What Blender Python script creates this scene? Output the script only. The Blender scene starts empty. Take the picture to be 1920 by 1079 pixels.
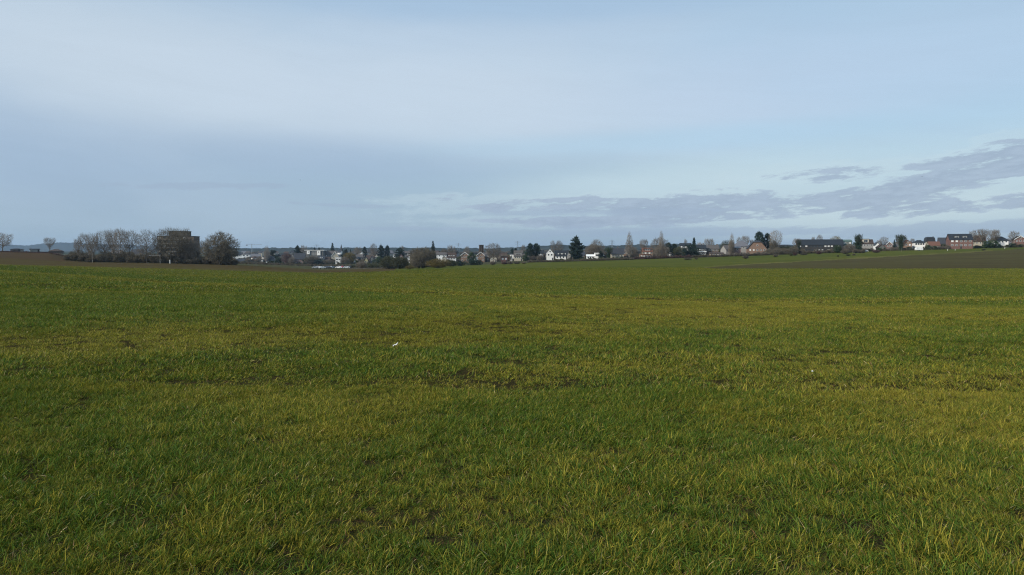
import bpy, math, random
import numpy as np
from mathutils import Vector, Matrix, noise as mnoise

R = math.radians
scene = bpy.context.scene
col = scene.collection
random.seed(7)
rng = np.random.default_rng(11)

# ------------------------------------------------------------------ camera
F = 1400.0            # focal length in photo pixels (photo is 1920 wide)
HAZE = 0.00006
HZ = 468.0            # eye-level row in the photo
EYE = 1.65
PITCH = math.atan((539.5 - HZ) / F)
cam_d = bpy.data.cameras.new("camera")
cam_d.sensor_width = 36.0
cam_d.lens = F / 1920.0 * 36.0
cam_d.clip_start = 0.1
cam_d.clip_end = 60000
cam = bpy.data.objects.new("camera", cam_d)
cam.location = (0, 0, EYE)
cam.rotation_euler = (R(90) - PITCH, 0, 0)
col.objects.link(cam)
scene.camera = cam

cy = scene.cycles
cy.use_denoising = True
cy.denoiser = 'OPENIMAGEDENOISE'
cy.denoising_prefilter = 'NONE'
cy.max_bounces = 5
cy.diffuse_bounces = 2
cy.glossy_bounces = 1
cy.transmission_bounces = 2
cy.volume_bounces = 0
cy.transparent_max_bounces = 8
cy.pixel_filter_type = 'BLACKMAN_HARRIS'
cy.filter_width = 1.2

# ------------------------------------------------------------------ exposure, sun
scene.view_settings.view_transform = 'Standard'
scene.view_settings.look = 'None'
scene.view_settings.exposure = 0.0
scene.view_settings.gamma = 1.0
SUN_DIR = Vector((-0.74, -0.42, 0.56)).normalized()      # towards the sun
SUN_EL = math.asin(SUN_DIR.z)
SUN_AZ = math.atan2(SUN_DIR.x, SUN_DIR.y)
sl = bpy.data.lights.new("sun", 'SUN')
sl.energy = 4.2
sl.angle = R(0.6)
sl.color = (1.0, 0.93, 0.82)
so = bpy.data.objects.new("sun", sl)
so.rotation_euler = SUN_DIR.to_track_quat('Z', 'Y').to_euler()
so.location = (0, 0, 400)
col.objects.link(so)

# ------------------------------------------------------------------ node helper
class NT:
    def __init__(s, nt):
        s.nt = nt
    def n(s, typ, **kw):
        nd = s.nt.nodes.new(typ)
        for k, v in kw.items():
            if k.startswith('i_'):
                key = k[2:]
                key = int(key) if key.isdigit() else key.replace('_', ' ')
                s.put(nd.inputs[key], v)
            else:
                setattr(nd, k, v)
        return nd
    def put(s, sock, v):
        if isinstance(v, bpy.types.NodeSocket):
            s.nt.links.new(v, sock)
        else:
            sock.default_value = v
    def m(s, op, a, b=0.0, c=None, clamp=False):
        nd = s.nt.nodes.new('ShaderNodeMath')
        nd.operation = op
        nd.use_clamp = clamp
        s.put(nd.inputs[0], a)
        s.put(nd.inputs[1], b)
        if c is not None:
            s.put(nd.inputs[2], c)
        return nd.outputs[0]
    def sm(s, x, lo, hi):
        nd = s.nt.nodes.new('ShaderNodeMapRange')
        nd.interpolation_type = 'SMOOTHERSTEP'
        s.put(nd.inputs[0], x)
        s.put(nd.inputs[1], lo)
        s.put(nd.inputs[2], hi)
        return nd.outputs[0]
    def mix(s, f, a, b, mode='MIX'):
        nd = s.nt.nodes.new('ShaderNodeMix')
        nd.data_type = 'RGBA'
        nd.blend_type = mode
        s.put(nd.inputs[0], f)
        s.put(nd.inputs[6], a)
        s.put(nd.inputs[7], b)
        return nd.outputs[2]
    def noise(s, vec, scale=5, detail=3, rough=0.5, dist=0.0, dims='3D'):
        nd = s.n('ShaderNodeTexNoise')
        nd.noise_dimensions = dims
        if vec is not None:
            s.put(nd.inputs['Vector'], vec)
        nd.inputs['Scale'].default_value = scale
        nd.inputs['Detail'].default_value = detail
        nd.inputs['Roughness'].default_value = rough
        nd.inputs['Distortion'].default_value = dist
        return nd.outputs['Fac']

def srgb(r, g, b):
    f = lambda c: (c / 255 / 12.92) if c / 255 <= 0.04045 else ((c / 255 + 0.055) / 1.055) ** 2.4
    return (f(r), f(g), f(b), 1.0)

# ------------------------------------------------------------------ sky
w = bpy.data.worlds.new("World")
scene.world = w
w.use_nodes = True
w.node_tree.nodes.clear()
W = NT(w.node_tree)
SKY_STRENGTH = 0.1
tc = W.n('ShaderNodeTexCoord').outputs['Generated']
sep = W.n('ShaderNodeSeparateXYZ', i_0=tc)
dx, dy, dz = sep.outputs
AZ = W.m('ARCTAN2', dx, dy)                  # 0 straight ahead, + to the right
EL = W.m('ARCSINE', dz)
cirr = W.n('ShaderNodeCombineXYZ', i_0=W.m('MULTIPLY', AZ, 1.0), i_1=W.m('MULTIPLY', EL, 3.2), i_2=0.0).outputs[0]
cum = W.n('ShaderNodeCombineXYZ', i_0=W.m('MULTIPLY', AZ, 1.0), i_1=W.m('SUBTRACT', W.m('MULTIPLY', EL, 4.6), W.m('MULTIPLY', AZ, 0.35)), i_2=3.0).outputs[0]

def azel(px, py):
    a = math.atan((px - 960) / F)
    e = math.atan((HZ - py) / F * math.cos(a))
    return a, e

def blob(px, py, hw, hh, tilt=0.0, wob=None, wa=0.0):
    """1 at the centre, 0 at the rim, negative outside: one patch of sky given by its direction."""
    a, e = azel(px, py)
    ca = math.cos(a) ** 2
    ra, re = hw / F * ca, hh / F
    u = W.m('SUBTRACT', AZ, a)
    v = W.m('SUBTRACT', EL, e)
    v = W.m('SUBTRACT', v, W.m('MULTIPLY', u, tilt))
    u = W.m('MULTIPLY', u, 1 / ra)
    v = W.m('MULTIPLY', v, 1 / re)
    d = W.m('SQRT', W.m('ADD', W.m('MULTIPLY', u, u), W.m('MULTIPLY', v, v)))
    return W.m('SUBTRACT', 1.0, d)

n_soft = W.noise(cirr, 2.2, 4, 0.5, 0.4)
n_soft2 = W.noise(cirr, 5.5, 5, 0.55, 0.5)
n_str = W.noise(cum, 6.5, 8, 0.62, 0.25)
n_fine = W.noise(cum, 24.0, 8, 0.68, 0.15)

def ramp(x, stops):
    nd = W.n('ShaderNodeValToRGB')
    els = nd.color_ramp.elements
    while len(els) < len(stops):
        els.new(0.5)
    for e_, (p, c) in zip(els, stops):
        e_.position = p
        e_.color = c
    nd.color_ramp.interpolation = 'B_SPLINE'
    W.put(nd.inputs[0], x)
    return nd.outputs[0]

elr = W.m('MULTIPLY', EL, 1 / 0.36, clamp=True)       # 0 horizon .. 1 top of the picture
left = ramp(elr, [(0.0, srgb(160, 183, 200)), (0.22, srgb(155, 180, 204)), (0.42, srgb(158, 182, 208)), (0.62, srgb(178, 199, 219)), (0.78, srgb(181, 202, 221)), (1.0, srgb(160, 187, 214))])
mid = ramp(elr, [(0.0, srgb(157, 178, 196)), (0.15, srgb(162, 187, 205)), (0.36, srgb(166, 193, 215)), (0.55, srgb(185, 205, 222)), (0.78, srgb(184, 204, 225)), (1.0, srgb(160, 189, 216))])
right = ramp(elr, [(0.0, srgb(167, 186, 203)), (0.12, srgb(181, 203, 215)), (0.30, srgb(186, 212, 226)), (0.45, srgb(170, 202, 227)), (0.68, srgb(174, 201, 225)), (1.0, srgb(166, 194, 219))])
azn = W.m('ADD', AZ, W.m('MULTIPLY', W.m('SUBTRACT', n_soft, 0.5), 0.5))
sky = W.mix(W.sm(azn, -0.55, 0.02), left, mid)
sky = W.mix(W.sm(azn, -0.02, 0.42), sky, right)
# soft veil variation
vv = W.m('MULTIPLY', W.m('SUBTRACT', n_soft2, 0.5), 0.5)
sky = W.mix(W.m('ADD', W.m('MULTIPLY', W.sm(n_soft, 0.45, 0.75), 0.22), 0.0), sky, srgb(196, 213, 229))
sky = W.mix(W.m('MULTIPLY', W.sm(n_soft2, 0.5, 0.8), 0.22), sky, srgb(158, 184, 213))
def soft_patch(sky, px, py, hw, hh, tilt, colr, amt):
    b = blob(px, py, hw, hh, tilt)
    b = W.m('ADD', b, vv)
    return W.mix(W.m('MULTIPLY', W.sm(b, -0.25, 0.95), amt), sky, colr)
for args in [
    (260, 140, 680, 140, -0.10, srgb(197, 212, 226), 0.85),
    (850, 195, 800, 125, -0.05, srgb(197, 213, 229), 0.85),
    (1500, 160, 620, 110, 0.03, srgb(186, 206, 229), 0.6),
    (60, 300, 640, 100, -0.10, srgb(158, 180, 208), 0.24),
    (640, 300, 420, 55, -0.06, srgb(157, 180, 207), 0.5),
    (1300, 262, 620, 30, 0.03, srgb(172, 206, 230), 0.5),
    (1250, 345, 420, 50, 0.05, srgb(194, 216, 227), 0.75),
    (1650, 400, 460, 44, 0.05, srgb(196, 216, 224), 0.8),
    (960, 20, 700, 40, 0.0, srgb(160, 189, 217), 0.6),
]:
    sky = soft_patch(sky, *args)
# low dark streaks of cloud
cl = None
for (px, py, hw, hh, tilt) in [
    (985, 384, 130, 12, 0.05), (1150, 387, 190, 15, -0.02), (1370, 378, 210, 20, 0.02), (1300, 402, 170, 12, 0.03), (1560, 374, 210, 13, 0.05),
    (1790, 335, 190, 21, 0.16), (1700, 350, 150, 13, 0.12), (1810, 302, 130, 11, 0.08), (1920, 292, 90, 22, 0.12),
    (1545, 327, 120, 14, 0.03), (1780, 388, 260, 12, 0.07), (1960, 378, 160, 13, 0.06), (1480, 392, 260, 12, 0.02), (1080, 380, 200, 11, 0.0), (1250, 412, 300, 10, 0.03),
    (1040, 414, 170, 8, 0.0),  (1590, 360, 90, 8, 0.15)]:
    b = blob(px, py, hw, hh, tilt)
    cl = b if cl is None else W.m('MAXIMUM', cl, b)
edge = W.m('ADD', W.m('MULTIPLY', W.m('SUBTRACT', n_str, 0.5), 2.6), W.m('MULTIPLY', W.m('SUBTRACT', n_fine, 0.5), 3.0))
clv = W.m('ADD', W.m('ADD', W.m('MINIMUM', W.m('MAXIMUM', cl, -2.4), 0.42), 0.16), edge)
cmask = W.sm(clv, -0.05, 0.55)
rim = W.sm(clv, -0.9, 0.0)
sky = W.mix(W.m('MULTIPLY', rim, 0.35), sky, srgb(196, 216, 226))
ccol = W.mix(W.sm(n_fine, 0.35, 0.7), srgb(150, 168, 192), srgb(166, 184, 206))
sky = W.mix(W.m('MULTIPLY', cmask, 0.85), sky, ccol)
# faint lower bands near the horizon
fb = None
for (px, py, hw, hh, tilt) in [(1780, 430, 360, 14, 0.03), (1270, 436, 480, 12, 0.0), (760, 430, 300, 7, 0.0), (650, 386, 110, 4, -0.02), (1150, 398, 240, 7, 0.0), (1000, 400, 160, 8, 0.0), (420, 350, 260, 7, 0.03)]:
    b = blob(px, py, hw, hh, tilt)
    fb = b if fb is None else W.m('MAXIMUM', fb, b)
fbv = W.m('ADD', W.m('MAXIMUM', fb, -1.2), W.m('MULTIPLY', edge, 0.8))
sky = W.mix(W.m('MULTIPLY', W.sm(fbv, -0.1, 0.6), 0.6), sky, srgb(156, 176, 200))
# physical sky mixed in
nis = W.n('ShaderNodeTexSky')
nis.sky_type = 'NISHITA'
nis.sun_disc = False
nis.sun_elevation = SUN_EL
nis.sun_rotation = SUN_AZ
nis.air_density = 1.2
nis.dust_density = 2.0
sky10 = W.n('ShaderNodeVectorMath', operation='SCALE', i_0=sky)
sky10.inputs[3].default_value = 1.0 / SKY_STRENGTH
fin = W.mix(0.94, nis.outputs[0], sky10.outputs[0])
fib = W.n('ShaderNodeCombineXYZ', i_0=W.m('MULTIPLY', AZ, 2.0), i_1=W.m('SUBTRACT', W.m('MULTIPLY', EL, 16.0), W.m('MULTIPLY', AZ, -1.2)), i_2=7.0).outputs[0]
n_fib = W.m('ADD', 1.02, W.m('MULTIPLY', W.noise(fib, 3.0, 7, 0.6, 0.8), 0.07))
fsc = W.n('ShaderNodeVectorMath', operation='SCALE', i_0=fin)
W.put(fsc.inputs[3], n_fib)
fin = fsc.outputs[0]
bg = W.n('ShaderNodeBackground', i_0=fin, i_1=SKY_STRENGTH)
wo = W.n('ShaderNodeOutputWorld')
w.node_tree.links.new(bg.outputs[0], wo.inputs[0])

# ------------------------------------------------------------------ object helpers
def tag(o, label=None, cat=None, group=None, kind=None):
    if label: o['label'] = label
    if cat: o['category'] = cat
    if group: o['group'] = group
    if kind: o['kind'] = kind
    return o

def empty(name, loc, rz=0.0):
    o = bpy.data.objects.new(name, None)
    o.empty_display_size = 0.5
    o.location = loc
    o.rotation_euler = (0, 0, rz)
    col.objects.link(o)
    return o

class MB:
    """collects faces and links them as ONE mesh object"""
    def __init__(s):
        s.v = []
        s.f = []
    def add(s, vs, fs):
        b = len(s.v)
        s.v.extend(vs)
        s.f.extend([tuple(i + b for i in f) for f in fs])
    def box(s, x0, x1, y0, y1, z0, z1):
        s.add([(x0, y0, z0), (x1, y0, z0), (x1, y1, z0), (x0, y1, z0), (x0, y0, z1), (x1, y0, z1), (x1, y1, z1), (x0, y1, z1)],
              [(0, 3, 2, 1), (4, 5, 6, 7), (0, 1, 5, 4), (1, 2, 6, 5), (2, 3, 7, 6), (3, 0, 4, 7)])
    def bar(s, p0, p1, r0, r1, n=4):
        p0 = Vector(p0); p1 = Vector(p1)
        d = (p1 - p0)
        if d.length < 1e-6: return
        d.normalize()
        a = d.orthogonal().normalized()
        b = d.cross(a)
        vs = []
        for (p, r) in ((p0, r0), (p1, r1)):
            for k in range(n):
                t = 2 * math.pi * k / n
                vs.append(tuple(p + a * (r * math.cos(t)) + b * (r * math.sin(t))))
        fs = [(k, (k + 1) % n, n + (k + 1) % n, n + k) for k in range(n)]
        fs += [tuple(range(n - 1, -1, -1)), tuple(range(n, 2 * n))]
        s.add(vs, fs)
    def mesh(s, name, mat, smooth=False):
        me = bpy.data.meshes.new(name)
        me.from_pydata(s.v, [], s.f)
        if mat: me.materials.append(mat)
        if smooth:
            me.polygons.foreach_set('use_smooth', [True] * len(me.polygons))
        me.update()
        return me
    def build(s, name, mat, parent=None, smooth=False):
        o = bpy.data.objects.new(name, s.mesh(name, mat, smooth))
        col.objects.link(o)
        if parent: o.parent = parent
        return o

def mesh_np(name, verts, faces, mat=None, smooth=False):
    me = bpy.data.meshes.new(name)
    k = faces.shape[1]
    me.vertices.add(len(verts))
    me.vertices.foreach_set('co', verts.astype(np.float32).ravel())
    me.loops.add(faces.size)
    me.loops.foreach_set('vertex_index', faces.astype(np.int32).ravel())
    me.polygons.add(len(faces))
    me.polygons.foreach_set('loop_start', np.arange(0, faces.size, k, dtype=np.int32))
    me.polygons.foreach_set('loop_total', np.full(len(faces), k, dtype=np.int32))
    if smooth:
        me.polygons.foreach_set('use_smooth', np.ones(len(faces), dtype=bool))
    if mat: me.materials.append(mat)
    me.update(calc_edges=True)
    return me

# ------------------------------------------------------------------ numpy value noise
def _h(ix, iy, seed):
    n = (ix.astype(np.int64) * 374761393 + iy.astype(np.int64) * 668265263 + seed * 974634777) & 0x7fffffff
    n = ((n ^ (n >> 13)) * 1274126177) & 0x7fffffff
    n = (n ^ (n >> 16)) & 0xffff
    return n / 65535.0
def vnoise(x, y, seed=0):
    x = np.asarray(x, float); y = np.asarray(y, float)
    ix = np.floor(x); iy = np.floor(y)
    fx = x - ix; fy = y - iy
    fx = fx * fx * (3 - 2 * fx); fy = fy * fy * (3 - 2 * fy)
    a = _h(ix, iy, seed); b = _h(ix + 1, iy, seed); c = _h(ix, iy + 1, seed); d = _h(ix + 1, iy + 1, seed)
    return (a * (1 - fx) + b * fx) * (1 - fy) + (c * (1 - fx) + d * fx) * fy
def fbm(x, y, seed=0, oct=4):
    s = 0; a = 0.5; t = 0
    for k in range(oct):
        s = s + a * vnoise(x, y, seed + 17 * k); t += a
        x = np.asarray(x) * 2.03 + 5.1; y = np.asarray(y) * 2.03 - 3.7; a *= 0.5
    return s / t

# ------------------------------------------------------------------ terrain
CX = np.array([-700, 0, 95, 165, 300, 450, 600, 740, 850, 960, 1100, 1350, 1600, 1920, 2600], float)
def row(*a): return np.array(a, float)
KD = [  # (distance, photo row of the ground) along each photo column in CX
 (row(90, 80, 72, 64, 55, 46, 42, 40, 40, 40, 40, 40, 42, 45, 50),
  row(498, 508, 514, 519, 528, 537, 543, 547, 551, 555, 558, 563, 563, 560, 556)),
 (row(125, 112, 100, 90, 77, 64, 58, 56, 56, 56, 56, 56, 58, 63, 70),
  row(501, 510.5, 517, 522, 531, 540.5, 547, 551.5, 556, 560, 563, 568, 568, 564, 559)),
 (row(165, 160, 155, 150, 145, 140, 140, 140, 140, 140, 140, 140, 140, 140, 140),
  row(499, 502, 506, 509, 516, 522, 527, 530, 530, 531, 531, 529, 529, 527, 524)),
 (row(240, 240, 240, 240, 240, 240, 240, 240, 240, 240, 240, 240, 240, 240, 240),
  row(495, 497, 499, 501, 504, 508.5, 513, 510, 507, 507, 506.5, 504.5, 505, 504.5, 503)),
 (row(330, 330, 330, 330, 330, 330, 330, 330, 330, 330, 330, 330, 330, 330, 330),
  row(482, 484, 488, 493, 495, 499, 508, 507.5, 505, 503, 500, 497, 496, 492, 488)),
 (row(450, 450, 450, 450, 450, 450, 450, 450, 450, 450, 450, 450, 450, 450, 450),
  row(471, 473, 475, 490, 492, 496, 505, 504, 500, 498, 494, 487, 480, 471, 464)),
 (row(*[600] * 15),
  row(470, 471.5, 473, 488, 490, 495, 500, 499, 495, 491, 487, 479, 470.5, 462.5, 457)),
 (row(*[900] * 15),
  row(473, 474, 475, 485, 488, 492, 495, 493, 490, 488, 484, 478, 470, 463.5, 459)),
 (row(*[1500] * 15),
  row(474, 475, 476, 480, 482, 483, 484, 482, 481, 480, 478, 474, 471, 467, 464)),
 (row(*[3200] * 15), row(*[473.5] * 15)),
 (row(*[7000] * 15), row(*[471] * 15)),
 (row(*[20000] * 15), row(*[469.3] * 15)),
]
cP, sP = math.cos(PITCH), math.sin(PITCH)
def ray(px, py):
    u = (px - 960) / F; v = (539.5 - py) / F
    return u, cP + v * sP, -sP + v * cP          # X, Y, Z of the ray
def z_at(py, D):                                 # world height seen at photo row py at distance D
    _, Y, Z = ray(960, py)
    return EYE + D * Z / Y
def x_at(px, py, D):
    u, Y, Z = ray(px, py)
    return D * u / Y
def H(X, Y):
    X = np.asarray(X, float); Y = np.asarray(Y, float)
    X, Y = np.broadcast_arrays(X, Y)
    sh = X.shape
    X = X.ravel(); Y = Y.ravel()
    Yc = np.maximum(Y, 0.01)
    px = 960 + F * X / np.maximum(Yc, 12.0)
    px = np.clip(px, -700, 2600)
    Dk = [np.interp(px, CX, d) for d, y in KD]
    Zk = []
    for d, (dd, yy) in zip(Dk, KD):
        y = np.interp(px, CX, yy)
        v = (539.5 - y) / F
        Zk.append(EYE + d * (-sP + v * cP) / (cP + v * sP))
    z = np.zeros_like(X)
    # near: from the feet (z=0) to the first crest
    t = np.clip(Yc / Dk[0], 0, 1)
    near = Zk[0] * (0.55 * t ** 1.5 + 0.45 * t)
    z = near
    n = len(Dk)
    # monotone-ish cubic between knots
    D = np.stack(Dk); Z = np.stack(Zk)
    sl_ = (Z[1:] - Z[:-1]) / (D[1:] - D[:-1])
    m_ = np.zeros_like(Z)
    m_[0] = Zk[0] / Dk[0] * 1.275
    for k in range(1, n - 1):
        same = sl_[k - 1] * sl_[k] > 0
        hm = 2 * sl_[k - 1] * sl_[k] / np.where(same, sl_[k - 1] + sl_[k], 1)
        m_[k] = np.where(same, hm, 0)
    m_[-1] = sl_[-1]
    for k in range(n - 1):
        s_ = (Yc >= D[k]) & (Yc < D[k + 1])
        if not s_.any(): continue
        h = (D[k + 1] - D[k])[s_]
        tt = (Yc[s_] - D[k][s_]) / h
        t2, t3 = tt * tt, tt * tt * tt
        z[s_] = (2 * t3 - 3 * t2 + 1) * Z[k][s_] + (t3 - 2 * t2 + tt) * h * m_[k][s_] + (-2 * t3 + 3 * t2) * Z[k + 1][s_] + (t3 - t2) * h * m_[k + 1][s_]
    s_ = Yc >= D[-1]
    z[s_] = Z[-1][s_]
    bump = (fbm(X / 3.1, Y / 2.3, 3, 4) - 0.5) * 0.10 + (fbm(X / 0.55, Y / 0.55, 9, 3) - 0.5) * 0.05
    bump2 = (fbm(X / 30, Y / 14, 5, 3) - 0.5) * 0.25
    fade = np.clip((Yc - 5) / 40, 0, 1)
    z = z + bump + bump2 * fade
    return z.reshape(sh)
def Hs(x, y): return float(H(np.array([x]), np.array([y]))[0])
def gpos(px, py):
    """ground point seen at a photo pixel"""
    D = np.geomspace(1.5, 1200, 1400)
    u, Y, Z = ray(px, py)
    X = D * u / Y
    zz = EYE + D * Z / Y
    g = H(X, D)
    k = np.argmax(zz <= g)
    return float(X[k]), float(D[k])

def scr_y(X, Y, Z):
    d = np.maximum(Y, 0.1)
    zr = Z - EYE
    dep = d * cP - zr * sP
    up = d * sP + zr * cP
    return 539.5 - F * up / dep

# dryness of the grass, in world metres
PATCH = []
for (px, py, hw, hh, amt) in [
    (1010, 790, 210, 42, -0.9), (1180, 745, 160, 22, -0.4), (870, 668, 140, 12, -0.75), (640, 690, 110, 14, -0.45), (1310, 631, 65, 9, -0.7), (1230, 620, 110, 9, -0.35),
    (1590, 590, 60, 4, -0.7), (1650, 605, 50, 4, -0.4), (1830, 640, 60, 8, -0.45), (880, 577, 45, 5, -0.6), (1830, 572, 60, 3, -0.6), (60, 608, 50, 7, -0.5),
    (150, 580, 420, 24, -0.6), (500, 560, 260, 12, -0.5), (620, 705, 90, 12, -0.35), (70, 712, 60, 8, -0.4), (40, 880, 60, 30, -0.4), (360, 870, 90, 20, -0.2),
    (1400, 745, 140, 18, -0.3), (1500, 990, 170, 40, -0.35), (1000, 600, 90, 8, -0.3), (200, 970, 110, 40, -0.4), (120, 800, 150, 30, -0.3),
    (330, 635, 420, 20, 0.85), (120, 655, 200, 12, 0.6), (1000, 620, 330, 20, 0.65), (1350, 590, 500, 12, 0.5), (1250, 570, 600, 7, 0.5), (760, 640, 120, 12, 0.4),
    (1100, 860, 250, 30, 0.35), (1700, 760, 220, 60, 0.25), (620, 800, 200, 40, 0.2), (1780, 900, 160, 40, 0.3), (430, 740, 120, 20, 0.25),
    (1450, 680, 300, 30, 0.25), (1150, 700, 250, 16, 0.25), (400, 900, 130, 30, 0.2)]:
    x0, y0 = gpos(px, py)
    xa, ya = gpos(px, py + hh)
    xb, yb = gpos(px, py - hh)
    PATCH.append((x0, y0, max(hw * y0 / F, 0.2), max(abs(yb - ya) / 2, 0.2), amt))
def dry(X, Y):
    X = np.asarray(X, float); Y = np.asarray(Y, float)
    d = 0.36 - 0.12 * np.exp(-(Y / 8.0) ** 2) + (fbm(X / 9, Y / 5, 21, 4) - 0.5) * 0.9 + (fbm(X / 1.7, Y / 1.2, 31, 4) - 0.5) * 0.9
    wob = 1 + (fbm(X / 2.2, Y / 2.2, 77, 3) - 0.5) * 1.1
    for (x0, y0, rx, ry, amt) in PATCH:
        q = ((X - x0) / rx) ** 2 + ((Y - y0) / ry) ** 2
        d = d + amt * 0.85 * np.exp(-q * wob * 1.1)
    # far slope: streaks that follow the drilling, dark in the hollow
    st = fbm((X + 0.5 * Y) / 40, (Y + 0.10 * X) / 7, 41, 4) + 0.6 * fbm((X + 0.9 * Y) / 30, (Y - 0.14 * X) / 2.6, 43, 4)
    far = np.clip((Y - 42) / 30, 0, 1)
    d = d * (1 - 0.55 * far) + far * (0.28 + (st - 0.8) * 0.75)
    pxx = np.clip(960 + F * X / np.maximum(Y, 12.0), -700, 2600)
    DA = np.interp(pxx, CX, KD[0][0])
    d = d + 0.62 * np.exp(-((Y - DA + 1.5) / (0.07 * DA)) ** 2) * (0.7 + 0.6 * fbm(X / 6, Y / 6, 55, 3))
    hollow = np.exp(-((Y - 1.75 * DA) / (0.6 * DA)) ** 2) * 0.52 + np.exp(-((Y - 268) / 14) ** 2) * 0.35
    return np.clip(d - hollow, 0, 1)

# ------------------------------------------------------------------ ground materials
def newmat(name):
    m = bpy.data.materials.new(name)
    m.use_nodes = True
    m.node_tree.nodes.clear()
    t = NT(m.node_tree)
    out = t.n('ShaderNodeOutputMaterial')
    return m, t, out
def princ(t, out, colr, rough=0.8, spec=0.25, normal=None, **kw):
    p = t.n('ShaderNodeBsdfPrincipled')
    t.put(p.inputs['Base Color'], colr)
    t.put(p.inputs['Roughness'], rough)
    t.put(p.inputs['Specular IOR Level'], spec)
    if normal is not None: t.put(p.inputs['Normal'], normal)
    for k, v in kw.items(): t.put(p.inputs[k], v)
    t.nt.links.new(p.outputs[0], out.inputs[0])
    return p

GREEN = (0.040, 0.090, 0.012, 1)
GREEN2 = (0.080, 0.142, 0.014, 1)
YELLOW = (0.215, 0.180, 0.022, 1)
m_field, t, out = newmat('grass_field')
pos = t.n('ShaderNodeNewGeometry').outputs['Position']
att = t.n('ShaderNodeAttribute', attribute_name='dry').outputs['Fac']
nf = t.noise(pos, 9.0, 6, 0.7)
nc = t.noise(pos, 1.3, 5, 0.65)
fac = t.m('ADD', att, t.m('ADD', t.m('MULTIPLY', t.m('SUBTRACT', nf, 0.5), 0.9), t.m('MULTIPLY', t.m('SUBTRACT', nc, 0.5), 0.5)), clamp=True)
c = t.mix(fac, tuple(v * 0.82 for v in GREEN[:3]) + (1,), tuple(v * 0.74 for v in YELLOW[:3]) + (1,))
n4 = t.noise(pos, 38.0, 4, 0.7)
c = t.mix(t.sm(nf, 0.30, 0.66), t.mix(0.4, c, (0.018, 0.026, 0.008, 1)), c)
mp5 = t.n('ShaderNodeMapping', i_0=pos)
mp5.inputs['Scale'].default_value = (0.45, 1.0, 1)
mp5.inputs['Rotation'].default_value = (0, 0, 0.18)
n5 = t.noise(mp5.outputs[0], 1.5, 7, 0.78)
c = t.mix(t.m('MULTIPLY', t.sm(n5, 0.50, 0.66), 0.6), c, tuple(v * 0.75 for v in YELLOW[:3]) + (1,))
c = t.mix(t.m('MULTIPLY', t.sm(n5, 0.50, 0.34), 0.6), c, (0.020, 0.042, 0.008, 1))
thatch = t.mix(t.sm(n4, 0.42, 0.60), (0.022, 0.030, 0.010, 1), (0.060, 0.040, 0.020, 1))
thatch = t.mix(t.sm(t.noise(pos, 90.0, 3, 0.7), 0.55, 0.68), thatch, (0.13, 0.10, 0.05, 1))
sepp = t.n('ShaderNodeSeparateXYZ', i_0=pos)
c = t.mix(t.sm(sepp.outputs[1], 60.0, 125.0), thatch, c)
bmp = t.n('ShaderNodeBump', i_Strength=0.9, i_Distance=0.12, i_Height=t.noise(pos, 14.0, 5, 0.75))
princ(t, out, c, 0.95, 0.0, bmp.outputs[0])

def soil_mat(name, a, b, c3, sc=0.05):
    m, t, out = newmat(name)
    pos = t.n('ShaderNodeNewGeometry').outputs['Position']
    mp = t.n('ShaderNodeMapping', i_0=pos)
    mp.inputs['Scale'].default_value = (0.25, 2.2, 1)
    mp.inputs['Rotation'].default_value = (0, 0, 0.12)
    n1 = t.noise(mp.outputs[0], sc, 6, 0.65, 0.6)
    n2 = t.noise(pos, 1.2, 5, 0.7)
    n3 = t.noise(mp.outputs[0], sc * 6, 4, 0.6, 0.3)
    cc = t.mix(t.sm(n1, 0.35, 0.65), a, b)
    cc = t.mix(t.m('MULTIPLY', t.sm(n3, 0.5, 0.72), 0.7), cc, c3)
    cc = t.mix(t.m('MULTIPLY', t.sm(n2, 0.4, 0.7), 0.4), cc, t.mix(0.5, cc, (0.02, 0.018, 0.012, 1)))
    bmp = t.n('ShaderNodeBump', i_Strength=0.8, i_Distance=0.3, i_Height=n2)
    princ(t, out, cc, 1.0, 0.0, bmp.outputs[0])
    return m
m_soil_l = soil_mat('ploughed_soil', (0.058, 0.041, 0.022, 1), (0.074, 0.064, 0.026, 1), (0.088, 0.058, 0.036, 1))
m_soil_r = soil_mat('sown_soil', (0.058, 0.049, 0.025, 1), (0.072, 0.068, 0.029, 1), (0.088, 0.072, 0.040, 1))
m_rust = soil_mat('rusty_soil', (0.075, 0.048, 0.030, 1), (0.055, 0.045, 0.026, 1), (0.09, 0.05, 0.036, 1))
m_meadow = soil_mat('meadow_grass', (0.084, 0.092, 0.020, 1), (0.055, 0.072, 0.018, 1), (0.130, 0.120, 0.042, 1), 0.05)
m_margin = soil_mat('dry_margin', (0.135, 0.120, 0.045, 1), (0.085, 0.092, 0.028, 1), (0.19, 0.155, 0.075, 1), 0.12)
m_rough = soil_mat('rough_ground', (0.050, 0.055, 0.028, 1), (0.080, 0.075, 0.045, 1), (0.035, 0.04, 0.022, 1), 0.03)
m_far = soil_mat('far_country', (0.028, 0.036, 0.026, 1), (0.040, 0.048, 0.030, 1), (0.06, 0.065, 0.04, 1), 0.003)

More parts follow.
